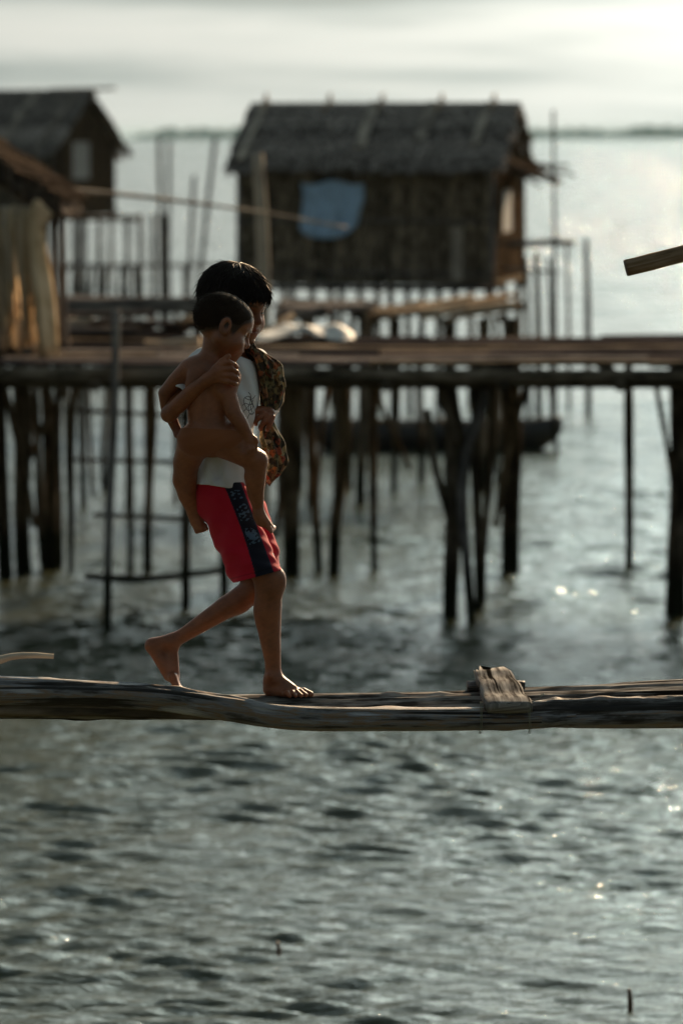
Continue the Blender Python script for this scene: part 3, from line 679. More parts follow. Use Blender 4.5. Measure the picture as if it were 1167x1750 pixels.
# bark shelter at the left edge, on the pier
def shelter():
    Y = 34.3
    t = thing('bark_shelter', (xw(0, Y), Y, DECK_Z), 'small thatched bark-walled shelter on the pier at the left edge', 'shelter')
    zb = DECK_Z + 0.03
    eave = at(112, 345, Y); top = at(-170, 165, Y)
    slabs = [(-62, 'bark', 340, .16), (-38, 'wall', 345, .13), (-16, 'bark', 350, .15), (6, 'bark', 352, .13), (22, 'grey_post', 355, .10), (36, 'bark', 352, .09), (47, 'blue_strip', 470, .06), (57, 'bark', 360, .07)]
    for px, m, py, w in slabs:
        a = at(px + random.uniform(-3, 3), 600, Y - 0.1); a.z = zb; b = at(px, py, Y - 0.1)
        mid = (a + b) / 2 + Vector((random.uniform(-.02, .02), -.03, 0))
        path = smooth_path([a, mid, b], 6)
        def sec(u, i, w=w):
            return [(w / 2 * math.cos(q), 0.025 * math.sin(q) + 0.012 * math.cos(q * 3)) for q in [k * math.pi / 5 for k in range(10)]]
        MB().loft(frame_rings(path, sec, Vector((0, 1, 0)))).build('bark_slab', M[m], t)
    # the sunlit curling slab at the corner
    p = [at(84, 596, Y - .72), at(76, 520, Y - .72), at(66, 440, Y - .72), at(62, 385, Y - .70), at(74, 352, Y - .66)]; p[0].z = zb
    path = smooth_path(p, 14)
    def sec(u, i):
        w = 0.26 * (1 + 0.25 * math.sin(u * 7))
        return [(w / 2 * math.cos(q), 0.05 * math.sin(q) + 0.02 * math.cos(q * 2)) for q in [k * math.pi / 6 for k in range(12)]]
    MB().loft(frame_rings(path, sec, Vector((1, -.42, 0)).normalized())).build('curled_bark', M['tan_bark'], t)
    # side wall running away from us, made of upright poles
    for k in range(9):
        a = at(70, 600, Y + 0.1 + k * .22); b = Vector((a.x + random.uniform(-.02, .02), a.y, at(70, 360, Y).z)); a.z = zb
        log('wall_pole', [a, b], [.05, .045], M['bark' if k % 2 else 'wall_brown'], t, n=4, sides=8)
    for px in (98, 112):
        a = at(px, 610, Y + .4); a.z = zb; b = at(px - 6, 350, Y + .4)
        log('prop', [a, b], [.03, .025], M['grey_post'], t, n=5, sides=8)
    for x in (-1.6, -0.8):
        a = Vector((eave.x + x * 1.3 - .3, Y + 1.9, zb)); log('prop', [a, a + Vector((0, 0, 1.2))], [.05, .05], M['post'], t, n=3, sides=8)
    # roof: courses of leaf falling to the right
    ex = Vector((0, 1, 0)); ey = (Vector((eave.x, 0, eave.z)) - Vector((top.x, 0, top.z))); ey = Vector((-1, 0, 0)); ez = Vector((0, 0, 1))
    O = Vector((eave.x, Y - 0.55, eave.z))
    thatch_slope(t, O, ex, ey, ez, 0, 2.7, 0, 0, eave.x - top.x, top.z - eave.z, 'straw', courses=10, step=0.06)
    thatch_slope(t, O - Vector((0, 0, .10)), ex, ey, ez, 0.05, 2.6, 0.02, 0, eave.x - top.x, top.z - eave.z, 'thatch', courses=8, step=0.08)
    for k in range(4):
        y = -0.45 + 0.8 * k
        log('rafter', [Vector((eave.x - .05, Y + y, eave.z - .13)), Vector((top.x, Y + y, top.z - .13))], [.03, .03], M['post'], t, n=3, sides=7)
    for k in range(46):     # dry pale palm strips hanging against the wall
        px = random.uniform(-12, 66); a = at(px + random.uniform(-4, 14), random.uniform(520, 598), Y - .62 - random.uniform(0, .1)); b = at(px, random.uniform(350, 385), Y - .64)
        m_ = (a + b) / 2 + Vector((random.uniform(-.03, .03), -random.uniform(0, .04), 0))
        w_ = random.uniform(.03, .09)
        MB().loft(frame_rings(smooth_path([a, m_, b], 5), lambda u, i: [(-w_ / 2, 0), (0, .008), (w_ / 2, 0), (0, -.006)], Vector((1, random.uniform(-.9, -.25), 0)).normalized())).build('palm_strip', M[random.choice(['bark', 'tan_bark', 'tan_bark'])], t)
    # leaf fringe hanging over the front edge
    mb = MB()
    for k in range(44):
        f = random.random(); p = Vector((eave.x, 0, eave.z)).lerp(Vector((top.x, 0, top.z)), f * .8); p.y = Y - .56 + random.uniform(-.02, .02)
        board_mb(p + Vector((0, 0, .04)), p + Vector((random.uniform(-.03, .06), -.02, -random.uniform(.08, .22))), random.uniform(.02, .05), .008, up=Vector((0, 1, 0)), n=2, mb=mb)
    mb.build('leaf_fringe', M['straw'], t, smooth=False)
shelter()

# ------------------------------------------------------------------ the narrow log walkway in focus
Y0 = 12.64; S = 575.0
BASE = at(400, 820, Y0)
def fig(px, py, e=0.0):
    """point of the group in the foreground: e = photograph pixels nearer to the camera"""
    return Vector((BASE.x + (px - 400) / S, BASE.y - e / S, BASE.z + (820 - py) / S + e * 0.085 / S))
FOOT_Z = fig(470, 1192, 30).z

def rough_log(name, pts, radii, parent=None, m='log', sides=40, n=110, seed=1, sx=1.0, crack=True):
    """a long driftwood log with cracks, bark loss and knots as geometry"""
    r = random.Random(seed)
    path = smooth_path([Vector(p) for p in pts], n)
    ph = [(r.uniform(0, 6.28), r.uniform(0, 6.28), r.uniform(0.5, 2.0), q) for q in range(2, 7)]
    cr_ = [(r.uniform(0.0, 1.0), r.uniform(0.12, 0.4), r.uniform(0.2, 2.6), r.uniform(-2.0, 2.0)) for _ in range(20)]
    kn = [(r.random(), r.uniform(0, 6.28), r.uniform(.1, .22)) for _ in range(12)]
    L = sum((path[i + 1] - path[i]).length for i in range(n))
    def sec(t, i):
        k = t * (len(radii) - 1); j = min(int(k), len(radii) - 2); u = k - j; u = u * u * (3 - 2 * u)
        R = radii[j] * (1 - u) + radii[j + 1] * u; out = []
        for s in range(sides):
            a = 2 * math.pi * s / sides
            d = 1 + sum(0.075 / q * 1.5 * math.sin(q * a + p1 + 1.4 * math.sin(t * L * 2.2 * w + p2)) for p1, p2, w, q in ph) + r.uniform(-1, 1) * 0.008
            if crack:
                for c0, cl, ca, tw in cr_:
                    x = (t - c0) / cl
                    if 0 < x < 1:
                        da = (a - ca - tw * (t - c0) + math.pi) % (2 * math.pi) - math.pi
                        d -= 0.20 * math.exp(-(da / 0.12) ** 2) * math.sin(math.pi * x) ** 0.5
            for k0, ka, ks in kn:
                da = (a - ka + math.pi) % (2 * math.pi) - math.pi; dt = (t - k0) * L / (R * 1.2)
                d += ks * math.exp(-(da / 0.35) ** 2 - dt * dt)
            out.append((R * d * math.cos(a) * sx, R * d * math.sin(a)))
        return out
    return MB().loft(frame_rings(path, sec)).build(name, M[m], parent)

walk = thing('log_walkway', (fig(470, 1192, 30).x, Y0, FOOT_Z), 'narrow footbridge of lashed driftwood logs under the walking boy', 'footbridge')
# near log: thick and high at the left, dipping under the cross plank
rough_log('log', [fig(-700, 1172, 92), fig(-350, 1178, 92), fig(0, 1179, 92), fig(150, 1182, 92), fig(270, 1190, 92), fig(380, 1206, 92), fig(500, 1224, 92), fig(660, 1227, 92), fig(860, 1226, 92), fig(980, 1222, 92)],
          [25 / S, 25 / S, 24.5 / S, 24 / S, 24 / S, 23 / S, 22 / S, 21 / S, 20 / S, 18 / S], walk, seed=4, n=170)
rough_log('log', [fig(-700, 1214, 78), fig(-300, 1211, 78), fig(0, 1206, 78), fig(180, 1208, 76), fig(330, 1216, 68), fig(470, 1222, 50)],
          [17 / S, 18 / S, 18.5 / S, 16 / S, 14 / S, 8 / S], walk, m='post', seed=14, n=110)
rough_log('log', [fig(770, 1228, 66), fig(900, 1220, 82), fig(1010, 1217, 86), fig(1167, 1215, 88), fig(1500, 1210, 88), fig(1900, 1212, 88)],
          [15 / S, 24 / S, 26 / S, 26 / S, 27 / S, 26 / S], walk, seed=12, n=120)
# flat-topped logs the boy walks on
rough_log('log', [fig(-700, 1214, 15), fig(0, 1212, 15), fig(430, 1211, 20), fig(700, 1208, 22), fig(950, 1203, 24), fig(1167, 1195, 26), fig(1900, 1190, 26)], [20 / S, 20 / S, 20 / S, 20 / S, 20 / S, 22 / S], walk, m='plank', seed=21, sx=1.8, n=120)
rough_log('log', [fig(-700, 1220, -52), fig(200, 1214, -52), fig(700, 1206, -50), fig(1000, 1198, -48), fig(1167, 1188, -46), fig(1900, 1176, -46)], [17 / S, 18 / S, 20 / S, 22 / S], walk, m='plank', seed=33, sx=1.6, n=120)
# cross plank lashed on top
def cross_plank():
    a = fig(866, 1207, 128); b = fig(846, 1158, -70)
    r = random.Random(5); path = [a.lerp(b, i / 26) + Vector((0, 0, 0.004 * math.sin(i * .5))) for i in range(27)]
    def sec(u, i):
        w = (41 - 9 * u) / S; t = (9.5 - 1.0 * u) / S; out = []
        if i in (0, 26): w *= .97
        for k in range(20):
            q = 2 * math.pi * k / 20; cx = math.copysign(abs(math.cos(q)) ** .35, math.cos(q)); cy = math.copysign(abs(math.sin(q)) ** .45, math.sin(q))
            g = 1 + (0.05 * math.sin(k * 2.4 + 0.3 * math.sin(i * .3)) if 1 < k < 9 else 0) + r.uniform(-.05, .05)
            out.append((w * cx * (1 + r.uniform(-.015, .015) + .03 * math.sin(i * .6)), t * cy * g))
        return out
    rings = frame_rings(path, sec)
    for k in range(20):      # splintered far end
        rings[-1][k] += (b - a).normalized() * r.uniform(-.005, .05)
    MB().loft(rings).build('cross_plank', M['plank'], walk)
    rough_log('chock', [fig(800, 1178, -56), fig(850, 1177, -56), fig(900, 1178, -56)], [10 / S, 11 / S, 10 / S], walk, m='log', sides=14, n=16, seed=3, crack=False)
    for k, (px, dx) in enumerate(((819, 0), (900, 2))):
        pts = [fig(px, 1196, 124), fig(px + 1, 1216, 122), fig(px + dx + 1, 1246, 108), fig(px + dx, 1252, 90), fig(px + dx, 1246, 62), fig(px - 2, 1212, 40)]
        for q in range(2):
            log('lashing', [p + Vector((q * .004 - .003, -.001 * q, 0)) for p in pts], [.0009, .0009], M['line'], walk, n=16, sides=6, rough=0.01)
    log('loose_line', [fig(898, 1197, 110), fig(912, 1194, 112), fig(926, 1183, 108), fig(918, 1187, 100), fig(932, 1185, 95)], [.0013, .0009], M['line'], walk, n=18, sides=5, rough=0.01)
cross_plank()
# hidden out of the frame: the forked posts that carry it
for x in (-1.9, 1.75):
    for e_, h in ((128, 0.05), (-84, 0.04)):
        b = Vector((x + (0.05 if e_ > 0 else -.05), Y0 - e_ / S, -0.8)); tpt = Vector((x, Y0 - e_ / S, FOOT_Z + 0.25))
        log('post', [b, (b + tpt) / 2, tpt], [.05, .045], M['post'], walk, n=8, sides=10)
    log('bearer', [(x, Y0 - .3, FOOT_Z - .115), (x, Y0 + .22, FOOT_Z - .115)], [.03, .03], M['post'], walk, n=4, sides=8)

o = rough_log('driftwood_branch', [fig(-420, 1138, 40), fig(-150, 1136, 35), fig(-20, 1131, 30), fig(22, 1123, 26), fig(55, 1121, 22), fig(92, 1123, 20)], [.014, .014, .013, .010, .009, .0075], None, m='bark', sides=12, n=60, seed=9, crack=False)
tag(o, 'grey driftwood branch tip poking in above the logs at the left edge', 'branch')

# cut pole end at the right edge
pe = thing('cut_pole', fig(1180, 430, 20), 'squared timber pole end jutting in from the right edge, level with the house', 'pole')
a, b = fig(1066, 460, 30), fig(1900, 250, 30)
path = [a.lerp(b, i / 40) for i in range(41)]
def sec(u, i):
    r = random.Random(i); R = 14.5 / S
    return [(R * 1.15 * math.copysign(abs(math.cos(q)) ** .85, math.cos(q)) * (1 + r.uniform(-.03, .03)), R * math.copysign(abs(math.sin(q)) ** .85, math.sin(q)) * (1 + r.uniform(-.03, .03))) for q in [k * math.pi / 8 for k in range(16)]]
rings = frame_rings(path, sec)
MB().loft(rings).build('shaft', wood_mat('brown_pole', [(0.30, (0.05, 0.035, 0.022)), (0.55, (0.20, 0.13, 0.075)), (0.85, (0.36, 0.27, 0.19))], 2.5, 30, 0.8, 0.7, 0.006), pe)
d = (a - b).normalized()
MB().loft([[p + d * 0.001 for p in rings[0]], [a + d * 0.004 + (p - a) * .93 for p in rings[0]]]).build('cut_end', M['end_grain'], pe)
p = fig(1500, 351 + 24, 30)
log('upright', [Vector((p.x, p.y, -0.8)), Vector((p.x, p.y, 1.5)), p], [.06, .05], M['post'], pe, n=8, sides=10)

# little reeds and twigs standing in the near water
for px, py, h, lab in [(475, 1640, .05, 'tiny brown twig sticking out of the water at the bottom middle'), (1075, 1738, .085, 'small brown twig sticking out of the water in the bottom right corner')]:
    Y = CAMZ * FPX / (py - 232); g = at(px, py, Y); g.z = -0.03
    o = log('floating_twig', [g - Vector((0, 0, .1)), g + Vector((.004, 0, h * .6)), g + Vector((-.004, 0, h + .03))], [.010, .011, .007], M['twig'], n=8, sides=8, rough=.2)
    tag(o, lab, 'twig')
#FIGURES
# ------------------------------------------------------------------ the two children (continuous surfaces grown from distance fields)
class Field:
    def __init__(s, lo, hi, h):
        s.lo = np.array(lo, np.float32); s.h = h
        s.n = np.ceil((np.array(hi) - np.array(lo)) / h).astype(int) + 1
        s.F = np.full(s.n, 60.0, np.float32)
    def block(s, mn, mx):
        a = np.clip(np.floor((np.array(mn) - s.lo) / s.h).astype(int), 0, s.n); b = np.clip(np.ceil((np.array(mx) - s.lo) / s.h).astype(int) + 1, 0, s.n)
        sl = tuple(slice(int(a[i]), int(b[i])) for i in range(3))
        g = [((np.arange(a[i], b[i]) * s.h) + s.lo[i]).astype(np.float32) for i in range(3)]
        return sl, g[0][:, None, None], g[1][None, :, None], g[2][None, None, :]
    def comb(s, sl, d, k, op):
        f = s.F[sl]
        if op == 'sub': d = -d
        if op == 'add':
            if k <= 0: s.F[sl] = np.minimum(f, d); return
            hh = np.maximum(k - np.abs(f - d), 0) / k; s.F[sl] = np.minimum(f, d) - hh * hh * k * 0.25
        else:
            if k <= 0: s.F[sl] = np.maximum(f, d); return
            hh = np.maximum(k - np.abs(f - d), 0) / k; s.F[sl] = np.maximum(f, d) + hh * hh * k * 0.25
    def cone(s, a, b, ra, rb, k=6, es=1.0, op='add'):
        """tapered capsule a-b; es widens it along the view depth"""
        a = np.array(a, np.float32); b = np.array(b, np.float32); R = max(ra, rb) * max(1, es) + k + 2 * s.h
        sl, X, Y, E = s.block(np.minimum(a, b) - R, np.maximum(a, b) + R)
        d = b - a; l2 = max(1e-6, d[0] ** 2 + d[1] ** 2 + (d[2] / es) ** 2)
        px, py, pe = X - a[0], Y - a[1], (E - a[2]) / es; de = d[2] / es
        t = np.clip((px * d[0] + py * d[1] + pe * de) / l2, 0, 1)
        D = np.sqrt((px - t * d[0]) ** 2 + (py - t * d[1]) ** 2 + (pe - t * de) ** 2) - (ra + (rb - ra) * t)
        s.comb(sl, D, k, op)
    def chain(s, pts, k=6, es=1.0):
        P = np.array(pts, np.float32); R = P[:, 3].max() * max(1, es) + k + 2 * s.h
        sl, X, Y, E = s.block(P[:, :3].min(0) - R, P[:, :3].max(0) + R); D = None
        for a, b in zip(P[:-1], P[1:]):
            d = b - a; de = d[2] / es; l2 = max(1e-6, d[0] ** 2 + d[1] ** 2 + de ** 2); px, py, pe = X - a[0], Y - a[1], (E - a[2]) / es
            t = np.clip((px * d[0] + py * d[1] + pe * de) / l2, 0, 1)
            q = np.sqrt((px - t * d[0]) ** 2 + (py - t * d[1]) ** 2 + (pe - t * de) ** 2) - (a[3] + d[3] * t)
            D = q if D is None else np.minimum(D, q)
        s.comb(sl, D, k, 'add')
    def ell(s, c, r, A=None, k=6, op='add'):
        """ellipsoid; rows of A are its axes"""
        c = np.array(c, np.float32); A = np.eye(3) if A is None else np.array(A); R = max(r) + k + 2 * s.h
        sl, X, Y, E = s.block(c - R, c + R); p = (X - c[0], Y - c[1], E - c[2])
        q = [(A[i][0] * p[0] + A[i][1] * p[1] + A[i][2] * p[2]) / r[i] for i in range(3)]
        k0 = np.sqrt(q[0] ** 2 + q[1] ** 2 + q[2] ** 2); k1 = np.sqrt((q[0] / r[0]) ** 2 + (q[1] / r[1]) ** 2 + (q[2] / r[2]) ** 2) + 1e-6
        s.comb(sl, k0 * (k0 - 1) / k1, k, op)
    def grid(s):
        return s.block(s.lo, s.lo + s.n * s.h)
    def mesh(s):
        F = s.F; I = F < 0
        nx, ny, nz = F.shape
        cnt = np.zeros((nx - 1, ny - 1, nz - 1), np.int8)
        for dx in (0, 1):
            for dy in (0, 1):
                for dz in (0, 1): cnt += I[dx:nx - 1 + dx, dy:ny - 1 + dy, dz:nz - 1 + dz]
        act = np.argwhere((cnt > 0) & (cnt < 8))
        acc = np.zeros((len(act), 3), np.float64); w = np.zeros(len(act))
        i, j, k = act.T
        corners = [(dx, dy, dz) for dx in (0, 1) for dy in (0, 1) for dz in (0, 1)]
        val = {c: F[i + c[0], j + c[1], k + c[2]] for c in corners}
        for c in corners:
            for ax in range(3):
                if c[ax] == 0:
                    c2 = list(c); c2[ax] = 1; c2 = tuple(c2)
                    va, vb = val[c], val[c2]; m = (va < 0) != (vb < 0)
                    t = np.where(m, va / np.where(va == vb, 1, va - vb), 0)
                    p = np.zeros((len(act), 3)); p[:] = c; p[:, ax] = t
                    acc[m] += p[m]; w[m] += 1
        V = (act + acc / w[:, None]) * s.h + s.lo
        idx = np.full(cnt.shape, -1, np.int32); idx[i, j, k] = np.arange(len(act))
        Q = []
        for ax in range(3):
            sa = [slice(None)] * 3; sb = [slice(None)] * 3; sa[ax] = slice(0, -1); sb[ax] = slice(1, None)
            A_, B_ = I[tuple(sa)], I[tuple(sb)]
            o1, o2 = [(1, 2), (2, 0), (0, 1)][ax]
            for inv in (False, True):
                e_ = np.argwhere((A_ & ~B_) if not inv else (~A_ & B_))
                ok = (e_[:, o1] > 0) & (e_[:, o2] > 0) & (e_[:, o1] < cnt.shape[o1]) & (e_[:, o2] < cnt.shape[o2]); e_ = e_[ok]
                def cell(a, b):
                    c = e_.copy(); c[:, o1] -= a; c[:, o2] -= b; return idx[c[:, 0], c[:, 1], c[:, 2]]
                q = np.stack([cell(1, 1), cell(0, 1), cell(0, 0), cell(1, 0)], -1)
                Q.append(q[:, ::-1] if not inv else q)
        return V, np.concatenate(Q)

def figw(V):
    V = np.asarray(V); out = np.empty_like(V, dtype=np.float64)
    out[:, 0] = BASE.x + (V[:, 0] - 400) / S; out[:, 1] = BASE.y - V[:, 2] / S; out[:, 2] = BASE.z + (820 - V[:, 1]) / S + V[:, 2] * 0.085 / S
    return out
def relax(V, Q, it):
    n = len(V); e_ = np.concatenate([Q[:, [0, 1]], Q[:, [1, 2]], Q[:, [2, 3]], Q[:, [3, 0]]]); cnt = np.bincount(e_.ravel(), minlength=n)[:, None]
    for _ in range(it):
        a = np.stack([np.bincount(e_[:, 0], V[e_[:, 1], c], n) + np.bincount(e_[:, 1], V[e_[:, 0], c], n) for c in range(3)], -1)
        V = V * 0.5 + 0.5 * a / np.maximum(cnt, 1)
    return V
def field_obj(name, F, m, parent, colfn=None, it=2):
    V, Q = F.mesh(); V = relax(V, Q, it); Wd = figw(V) - np.array(parent.location)
    me = bpy.data.meshes.new(name)
    me.vertices.add(len(V)); me.vertices.foreach_set('co', Wd.astype(np.float32).ravel())
    me.loops.add(Q.size); me.loops.foreach_set('vertex_index', Q.astype(np.int32).ravel())
    me.polygons.add(len(Q)); me.polygons.foreach_set('loop_start', np.arange(0, Q.size, 4, dtype=np.int32))
    me.polygons.foreach_set('use_smooth', np.ones(len(Q), dtype=bool)); me.update(); me.validate()
    if colfn is not None:
        at_ = me.color_attributes.new('tint', 'FLOAT_COLOR', 'POINT'); c = np.ones((len(V), 4), np.float32); c[:, :3] = colfn(V)
        at_.data.foreach_set('color', c.ravel())
    me.materials.append(m)
    o = bpy.data.objects.new(name, me); C.objects.link(o); o.parent = parent
    return o
def snoise(V, f, seed, n=10):
    r = np.random.default_rng(seed); out = 0
    for _ in range(n):
        d = r.normal(size=3); out = out + np.sin(V @ (d * f) + r.uniform(0, 6.28))
    return out / math.sqrt(n)

def tint_mat(name, rough, sss=0.0, bump=0.0, bscale=400, spec=0.5, sheen=0.0):
    def f(nt, b):
        a = nd(nt, 'ShaderNodeAttribute', attribute_name='tint'); nt.links.new(a.outputs['Color'], b.inputs['Base Color'])
        b.inputs['Roughness'].default_value = rough; b.inputs['Specular IOR Level'].default_value = spec
        if sss: b.inputs['Subsurface Weight'].default_value = sss; b.inputs['Subsurface Radius'].default_value = (.012, .004, .002); b.inputs['Subsurface Scale'].default_value = 0.6
        if sheen: b.inputs['Sheen Weight'].default_value = sheen
        tc = nd(nt, 'ShaderNodeTexCoord'); n = nd(nt, 'ShaderNodeTexNoise'); n.inputs['Scale'].default_value = bscale; n.inputs['Detail'].default_value = 3
        nt.links.new(tc.outputs['Object'], n.inputs['Vector'])
        bp = nd(nt, 'ShaderNodeBump'); bp.inputs['Strength'].default_value = bump; bp.inputs['Distance'].default_value = 0.002
        nt.links.new(n.outputs['Fac'], bp.inputs['Height']); nt.links.new(bp.outputs[0], b.inputs['Normal'])
    return mat(name, f)
M['skin'] = tint_mat('brown_skin', 0.46, 0.10, 0.5, 330, 0.5)
M['cotton'] = tint_mat('worn_cotton', 0.9, 0, 0.25, 900, 0.2, 0.15)
M['hair'] = plain('black_hair', (0.014, 0.009, 0.007), 0.55, 0.15)
M['baby_hair'] = plain('dark_brown_hair', (0.026, 0.015, 0.009), 0.65, 0.1)
M['eye'] = plain('dark_eye', (0.012, 0.009, 0.008), 0.15)

def unit(v): v = np.array(v, float); return v / np.linalg.norm(v)
class Head:
    def __init__(s, c, fwd, tilt, size):
        s.c = np.array(c, float); s.f = unit(fwd); up = np.array([0, -1, 0]) + np.array(tilt, float)
        s.u = unit(up - s.f * np.dot(up, s.f)); s.r = np.cross(s.f, s.u); s.s = size
        s.A = np.array([s.r, s.f, s.u])
    def p(s, x, y, z): return s.c + s.s * (x * s.r + y * s.f + z * s.u)
    def loc(s, V): return ((V - s.c) @ s.A.T) / s.s

def add_head(F, H, baby=False):
    z = H.s; P = H.p
    F.ell(P(0, -.07, .12), (.365 * z, .44 * z, .375 * z), H.A, 4)
    F.ell(P(0, .08, -.12), (.30 * z, .27 * z, .33 * z), H.A, .12 * z)
    F.ell(P(0, .14, .14), (.29 * z, .24 * z, .24 * z), H.A, .10 * z)
    ch = .19 if baby else .165
    for s_ in (-1, 1):
        F.cone(P(.24 * s_, -.02, -.22), P(.05 * s_, .22, -.39), .10 * z, .085 * z, .10 * z)
        F.ell(P(.165 * s_, .215, -.20), (ch * z, .13 * z, .14 * z), H.A, .10 * z)
        F.cone(P(.05 * s_, .335, .055), P(.23 * s_, .255, .045), .034 * z, .03 * z, .07 * z)
    F.cone(P(-.04, .25, -.41), P(.04, .25, -.41), .085 * z, .085 * z, .07 * z)
    for s_ in (-1, 1): F.ell(P(.145 * s_, .385, -.03), (.085 * z, .075 * z, .055 * z), H.A, .06 * z, 'sub')
    for s_ in (-1, 1): F.ell(P(.145 * s_, .255, -.025), (.078 * z, .08 * z, .066 * z), H.A, .02 * z)      # lids
    for s_ in (-1, 1): F.cone(P(.075 * s_, .325, -.037), P(.215 * s_, .275, -.03), .010 * z, .008 * z, .012 * z, op='sub')   # lid slit
    F.cone(P(0, .325, .03), P(0, .415, -.13), .032 * z, .046 * z, .06 * z)
    for s_ in (-1, 1): F.ell(P(.052 * s_, .365, -.145), (.04 * z, .045 * z, .036 * z), H.A, .03 * z)
    F.ell(P(0, .30, -.27), (.13 * z, .08 * z, .10 * z), H.A, .08 * z)
    F.cone(P(-.065, .352, -.247), P(.065, .352, -.247), .026 * z, .026 * z, .025 * z)
    F.cone(P(0, .368, -.243), P(0, .370, -.243), .027 * z, .027 * z, .03 * z)
    F.cone(P(-.055, .345, -.298), P(.055, .345, -.298), .03 * z, .03 * z, .03 * z)
    F.cone(P(-.095, .375, -.271), P(.095, .375, -.271), .009 * z, .009 * z, .012 * z, op='sub')
    es = 1.12 if baby else 1.0
    for s_ in (-1, 1):
        F.ell(P(.375 * s_, -.05, -.04), (.035 * z, .085 * z * es, .125 * z * es), H.A, .03 * z)
        F.cone(P(.36 * s_, -.0, -.12), P(.36 * s_, .0, -.02), .04 * z, .03 * z, .03 * z)
        F.ell(P(.42 * s_, -.035, -.03), (.048 * z, .045 * z * es, .08 * z * es), H.A, .02 * z, 'sub')
def skin_col(heads, base, lip, zfun=None):
    base = np.array(base); lip = np.array(lip)
    def f(V):
        c = np.tile(base, (len(V), 1)); n = snoise(V, 0.06, 3); c *= (1 + 0.13 * n)[:, None]
        c *= (1 + 0.06 * snoise(V, 0.4, 5) + 0.06 * snoise(V, 1.1, 6))[:, None]
        d_ = np.clip((V[:, 1] - 1060) / 120, 0, 1) * np.clip(snoise(V, .12, 9) * .5 + .3, 0, 1); c = c * (1 - .35 * d_[:, None]) + np.array([.17, .13, .10]) * .35 * d_[:, None]
        for H in heads:
            l = H.loc(V)
            m = np.exp(-((l[:, 0] / .085) ** 4 + ((l[:, 2] + .272) / .05) ** 4)) * (l[:, 1] > .27)
            c = c * (1 - m[:, None] * .8) + lip * m[:, None] * .8
            for s_ in (-1, 1):
                m = np.exp(-(((l[:, 0] - s_ * .145) / .085) ** 4 + ((l[:, 2] + .035 + 0.3 * (l[:, 0] * s_ - .145) ** 2) / .014) ** 4)) * (l[:, 1] > .2)
                c *= (1 - .93 * m)[:, None]                     # lashes
                m = np.exp(-(((l[:, 0] - s_ * .15) / .095) ** 4 + ((l[:, 2] - .068 + 1.6 * (l[:, 0] * s_ - .15) ** 2) / .018) ** 2)) * (l[:, 1] > .2)
                c *= (1 - .8 * m)[:, None]                      # brows
            if zfun is not None:
                m = np.clip((l[:, 2] - zfun(l) + .05) / .09, 0, 1) * (np.abs(l).max(1) < .7) * (np.abs(l[:, 0]) < .385); m = (m * m * (3 - 2 * m))[:, None]
                c = c * (1 - .88 * m)
        return np.clip(c, 0.002, 1)
    return f

